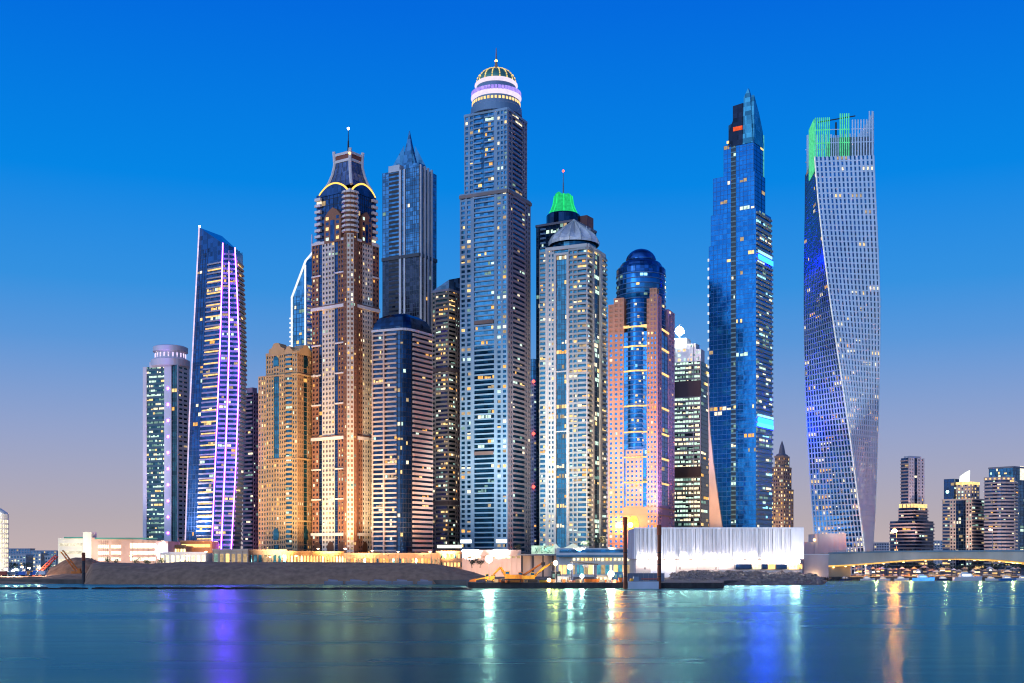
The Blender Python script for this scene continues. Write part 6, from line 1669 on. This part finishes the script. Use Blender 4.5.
# ------------------------------------------------------------------ people on the rubble bank
def person(name, px, Y, z, label, shirt, leg=.16):
    x = X(px, Y); me = bpy.data.meshes.new('person')
    V = [(0, 0, .95), (0, 0, 1.2), (0, 0, 1.42), (0, 0, 1.52), (0, -.01, 1.62), (0, 0, 1.74),
         (-.1, 0, .9), (-leg * .8, -.02, .5), (-leg, .02, .08), (-leg, -.14, .04), (.1, 0, .9), (leg * .8, -.02, .5), (leg, .02, .08), (leg, -.14, .04),
         (-.2, 0, 1.4), (-.27, .02, 1.12), (-.25, -.06, .88), (-.24, -.08, .8), (.2, 0, 1.4), (.27, .02, 1.12), (.25, -.06, .88), (.24, -.08, .8)]
    E = [(0, 1), (1, 2), (2, 3), (3, 4), (4, 5), (0, 6), (6, 7), (7, 8), (8, 9), (0, 10), (10, 11), (11, 12), (12, 13), (2, 14), (14, 15), (15, 16), (16, 17), (2, 18), (18, 19), (19, 20), (20, 21)]
    R = [.14, .13, .15, .06, .1, .07, .1, .07, .05, .04, .1, .07, .05, .04, .07, .05, .04, .035, .07, .05, .04, .035]
    me.from_pydata(V, E, []); o = bpy.data.objects.new('person', me); COL.objects.link(o)
    md = o.modifiers.new('skin', 'SKIN'); o.modifiers.new('sub', 'SUBSURF').render_levels = 1
    for i, r in enumerate(R): me.skin_vertices[0].data[i].radius = (r, r)
    me.skin_vertices[0].data[0].use_root = True
    me.materials.append(shirt); o.location = (x, Y, z); o.rotation_euler = (0, 0, random.uniform(-.6, .6)); tag(o, label, 'person', 'people standing before the white hall')
    k = MB(); k.ball((0, .015, 1.71), .105, 0, 8, (1, 1.05, .75)); k.build('hair', BLK, o, (0, 0, 0), True)
me_ok = True
PZ = 6.4
try:
    for i, (px, c, lb) in enumerate(((697.5, (.03, .03, .04), 'person in dark clothes standing at the lone end of the group'), (703, (.03, .035, .06), 'person in navy clothes second along the group'), (706.5, (.35, .04, .04), 'person in red top standing in the middle of the group'),
            (708.5, (.05, .05, .05), 'person in charcoal clothes close behind the red top'), (713, (.04, .05, .04), 'person in dark green clothes nearest the hall windows'))):
        person('person', px, 779 + i * .4, PZ, lb, mat('cloth_%s' % ('dark', 'navy', 'red', 'charcoal', 'green')[i], c, .9))
    for px, Y, c, lb in ((541, 622.5, 'green', 'person in dark green clothes at the quay edge by the yellow skip'), (601, 622.5, 'dark', 'person in dark clothes between the orange skip and the tall pile'), (526, 621.5, 'navy', 'person in navy clothes before the yellow excavator tracks')):
        person('person', px, Y, 2.9, lb, MATS['cloth_' + c])
except Exception as e_: print('person failed', e_)

# ------------------------------------------------------------------ trees
LEAF = mat('leaf_green', (.05, .085, .035), .7, var=.45, scale=.8); LEAFD = mat('leaf_dark', (.03, .05, .03), .7, var=.45, scale=.8); BARK = mat('bark', (.10, .07, .05), .9)
def tree(px, Y, z, h, r, label, group, m=LEAF, n=420, seed=0, cat='tree'):
    x = X(px, Y); q = random.Random(seed + int(px * 7)); t = Thing('tree', label, cat, (x, Y, z), group)
    b = t.mb('trunk', BARK); b.bar((x, Y, z), (x + .1 * h * q.uniform(-.5, .5), Y, z + h * .55), .05 * r + .12, 0, 7, .06)
    for i in range(5):
        an = q.uniform(0, 6.28); b.bar((x, Y, z + h * q.uniform(.3, .5)), (x + r * .6 * math.cos(an), Y + r * .6 * math.sin(an), z + h * q.uniform(.6, .85)), .09, 0, 5, .03)
    b = t.mb('crown', m); cl = [(q.uniform(-1, 1) * r * .65, q.uniform(-1, 1) * r * .65, h * q.uniform(.48, .86), r * q.uniform(.3, .55)) for _ in range(9)]
    for i in range(n):
        cx_, cy_, cz_, cr = q.choice(cl); d = Vector((q.gauss(0, 1), q.gauss(0, 1), q.gauss(0, .8))).normalized() * cr * q.uniform(.6, 1.05)
        c = Vector((x + cx_, Y + cy_, z + cz_)) + d; s = q.uniform(.22, .5) * (r / 3) ** .5; u = Vector((q.uniform(-1, 1), q.uniform(-1, 1), q.uniform(-1, 1))).normalized(); v = u.orthogonal().normalized() * s; u2 = u.cross(v).normalized() * s * .6
        o = len(b.v); b.v += [tuple(c - v), tuple(c - u2), tuple(c + v), tuple(c + u2)]; b.f.append((o, o + 1, o + 2, o + 3)); b.mi.append(0)
    t.finish()
tree(599, 858, Z(548, 850), 9.5, 5.2, 'dark bushy tree on the mall roof before the rose tower', 'trees on the podium roofs', LEAFD)
for px, lb in ((472, 'dark green shrub tree before the pale boundary wall'), (480, 'low dark green tree beside the brightest work light'), (517, 'dark tree at the foot of the tallest tower'), (585, 'small tree beside the mall tent roof')):
    tree(px, 838 if px < 500 else 858, 9 if px < 500 else Z(551 if px < 530 else 548, 850), 7 if px < 500 else 5.5, 3.4, lb, 'trees on the podium roofs', LEAFD, 260)
for i, px in enumerate((86, 93, 108, 116, 138, 146, 161)):
    tree(px, 850, 8.5, 6.5 + (i * 37 % 5) * .6, 3.0, 'green roadside tree ' + ('before the white stair tower', 'below the white stair tower corner', 'before the first window bands', 'at the middle of the pink building', 'beside the widest window bands', 'before the plain pink wall', 'at the foot of the white office tower')[i], 'roadside trees before the low building', LEAF, 220, i)
rt = random.Random(11)
for i in range(22):
    px = 872 + i * 7.4; tree(px, 968 + rt.uniform(-6, 12), 2.6, 8.5 + rt.uniform(0, 3.5), 4.2, 'dark tree seen under the bridge behind the market stalls', 'trees under the bridge', LEAFD, 230, i)
for i, px in enumerate((10, 17, 27, 48)): tree(px, 1050, 3, 10, 5, 'dark far tree ' + ('beside the bright rounded tower', 'before the low blue-grey block', 'beside the small white block', 'behind the red crane')[i], 'far trees', LEAFD, 240, i)

# ------------------------------------------------------------------ quay life under the bridge: stalls, parasols, boats
STW = [WHITE, mat('canvas_cream', (.62, .54, .42), .8), mat('canvas_tan', (.45, .33, .24), .8)]
words = ['white', 'cream', 'tan']
SL = glow('stall_light', (1, .74, .42), 3.2, True); SLC = glow('stall_white_light', (.92, 1, .9), 3.4, True)
rq = random.Random(21)
for i in range(30):
    px = 848 + i * 5.9 + rq.uniform(-1.5, 1.5); Y = 900 + (i * 53 % 11) * 4.2; x = X(px, Y); z = 2.6; ci = (i * 7) % 3; wd = rq.uniform(2.6, 5.4); ht = rq.uniform(2.8, 6.2)
    t = Thing('market_stall', '%s canopied lit stall in the row under the bridge' % words[ci], 'stall', (x, Y, z), 'lit %s stalls under the bridge' % words[ci])
    for dx in (-1, 1):
        for dy in (-1, 1): k = MB(); k.bar((x + dx * wd / 2, Y + dy * 1.3, z), (x + dx * wd / 2, Y + dy * 1.3, z + ht), .07, 0, 5); k.build('post', STEEL, t.e, t.loc)
    t.mb('canopy', STW[ci]).prism([(x - wd / 2 - .3, Y - 1.7), (x + wd / 2 + .3, Y - 1.7), (x + wd / 2 + .3, Y + 1.7), (x - wd / 2 - .3, Y + 1.7)], z + ht, z + ht + 1.5, 0, [(x - .3, Y - .2), (x + .3, Y - .2), (x + .3, Y + .2), (x - .3, Y + .2)])
    t.mb('counter', STW[(ci + 1) % 3]).box(x, Y - .6, z, wd * .85, .9, 1.0)
    t.mb('lamp', rq.choice((SLC, SL, SL, WARM, DIMW, GDW))).box(x, Y - 1.2, z + ht * rq.uniform(.4, .75), wd * rq.uniform(.35, .8), .4, ht * rq.uniform(.1, .25)); t.finish()


def boat(px, Y, L_, label, m=WHITE, lit=PALE, cabin=True, head=1):
    x = X(px, Y); t = Thing('motor_boat', label, 'boat', (x, Y, 0), 'boats moored along the canal quay')
    h = L_ * .13; st = [(-.5, .30, h), (-.2, .34, h), (.2, .3, h * 1.08), (.4, .16, h * 1.22), (.5, .015, h * 1.35)]
    b = MB(); nS = len(st)
    for s, wv, hh in st:
        X_ = x + head * s * L_; b.v += [(X_, Y - wv * L_ * .45, hh), (X_ - head * .02 * L_, Y - wv * L_ * .25, -.4), (X_ - head * .02 * L_, Y + wv * L_ * .25, -.4), (X_, Y + wv * L_ * .45, hh)]
    for i in range(nS - 1):
        for q in range(3): o = i * 4 + q; b.f.append((o, o + 1, o + 5, o + 4)); b.mi.append(0)
        b.f.append((i * 4 + 3, i * 4, i * 4 + 4, i * 4 + 7)); b.mi.append(0)
    b.f.append((0, 3, 2, 1)); b.mi.append(0); b.build('hull', m, t.e, t.loc)
    if cabin:
        c = t.mb('cabin', WHITE); c.prism([(x - .3 * L_, Y - .1 * L_), (x + .18 * L_, Y - .1 * L_), (x + .18 * L_, Y + .1 * L_), (x - .3 * L_, Y + .1 * L_)], h, h + L_ * .13, 0, [(x - .28 * L_, Y - .085 * L_), (x + .08 * L_, Y - .085 * L_), (x + .08 * L_, Y + .085 * L_), (x - .28 * L_, Y + .085 * L_)])
        t.mb('cabin_window', lit).box(x - .08 * L_, Y - .102 * L_, h + L_ * .04, .3 * L_, .06, L_ * .05)
        t.mb('flybridge', WHITE).box(x - .12 * L_, Y, h + L_ * .131, .2 * L_, .13 * L_, L_ * .05); t.mb('antenna', STEEL).bar((x - .15 * L_, Y, h + L_ * .18), (x - .17 * L_, Y, h + L_ * .34), .06, 0, 4)
    t.finish()
NAVY = mat('navy_hull', (.02, .05, .16), .4)
boat(846, 850, 9, 'small dark boat at the bridge abutment', NAVY, WARM); boat(868, 852, 10, 'white motor boat nearest the abutment'); boat(884, 852, 9, 'white motor boat with warm cabin below orange street lamp', WHITE, WARM)
boat(902, 853, 10, 'white motor boat beside the blue-lit boat'); boat(924, 848, 15, 'boat lit bright blue along its hull', glow('blue_boat_light', (.08, .35, 1), 1.3, True), CYAN_LED)
boat(944, 853, 10, 'navy motor boat beyond the blue-lit boat', NAVY); boat(968, 846, 20, 'long white tour boat with a bright lit cabin', WHITE, SLC); boat(992, 853, 10, 'white motor boat behind the yellow street lamp', WHITE, WARM, True, -1); boat(1008, 850, 12, 'blue and white boat near the picture edge', mat('blue_hull', (.04, .2, .5), .4)); boat(1024, 852, 11, 'white boat cropped by the picture edge', WHITE, PALE, True, -1)
# timber jetty with posts
Y = 838; t = Thing('jetty', 'dark timber jetty with posts beside the bridge abutment', 'jetty', (X(836, Y), Y, 0)); TM = mat('dark_timber', (.07, .05, .04), .9)
t.mb('deck', TM).box(X(836, Y), Y, 1.6, 30, 3, .3)
for i in range(8): t.rep('post', [(X(836, Y) - 14.5 + 4.1 * i + dx, Y - 1.7 + dy, zz) for zz in (-1, 3.0) for dx, dy in ((-.2, 0), (.2, 0), (.2, .4), (-.2, .4))], TM)
t.mb('jetty_lamp', HOTW).ball((X(815, Y), Y - 1.5, 3.2), .7); t.finish()
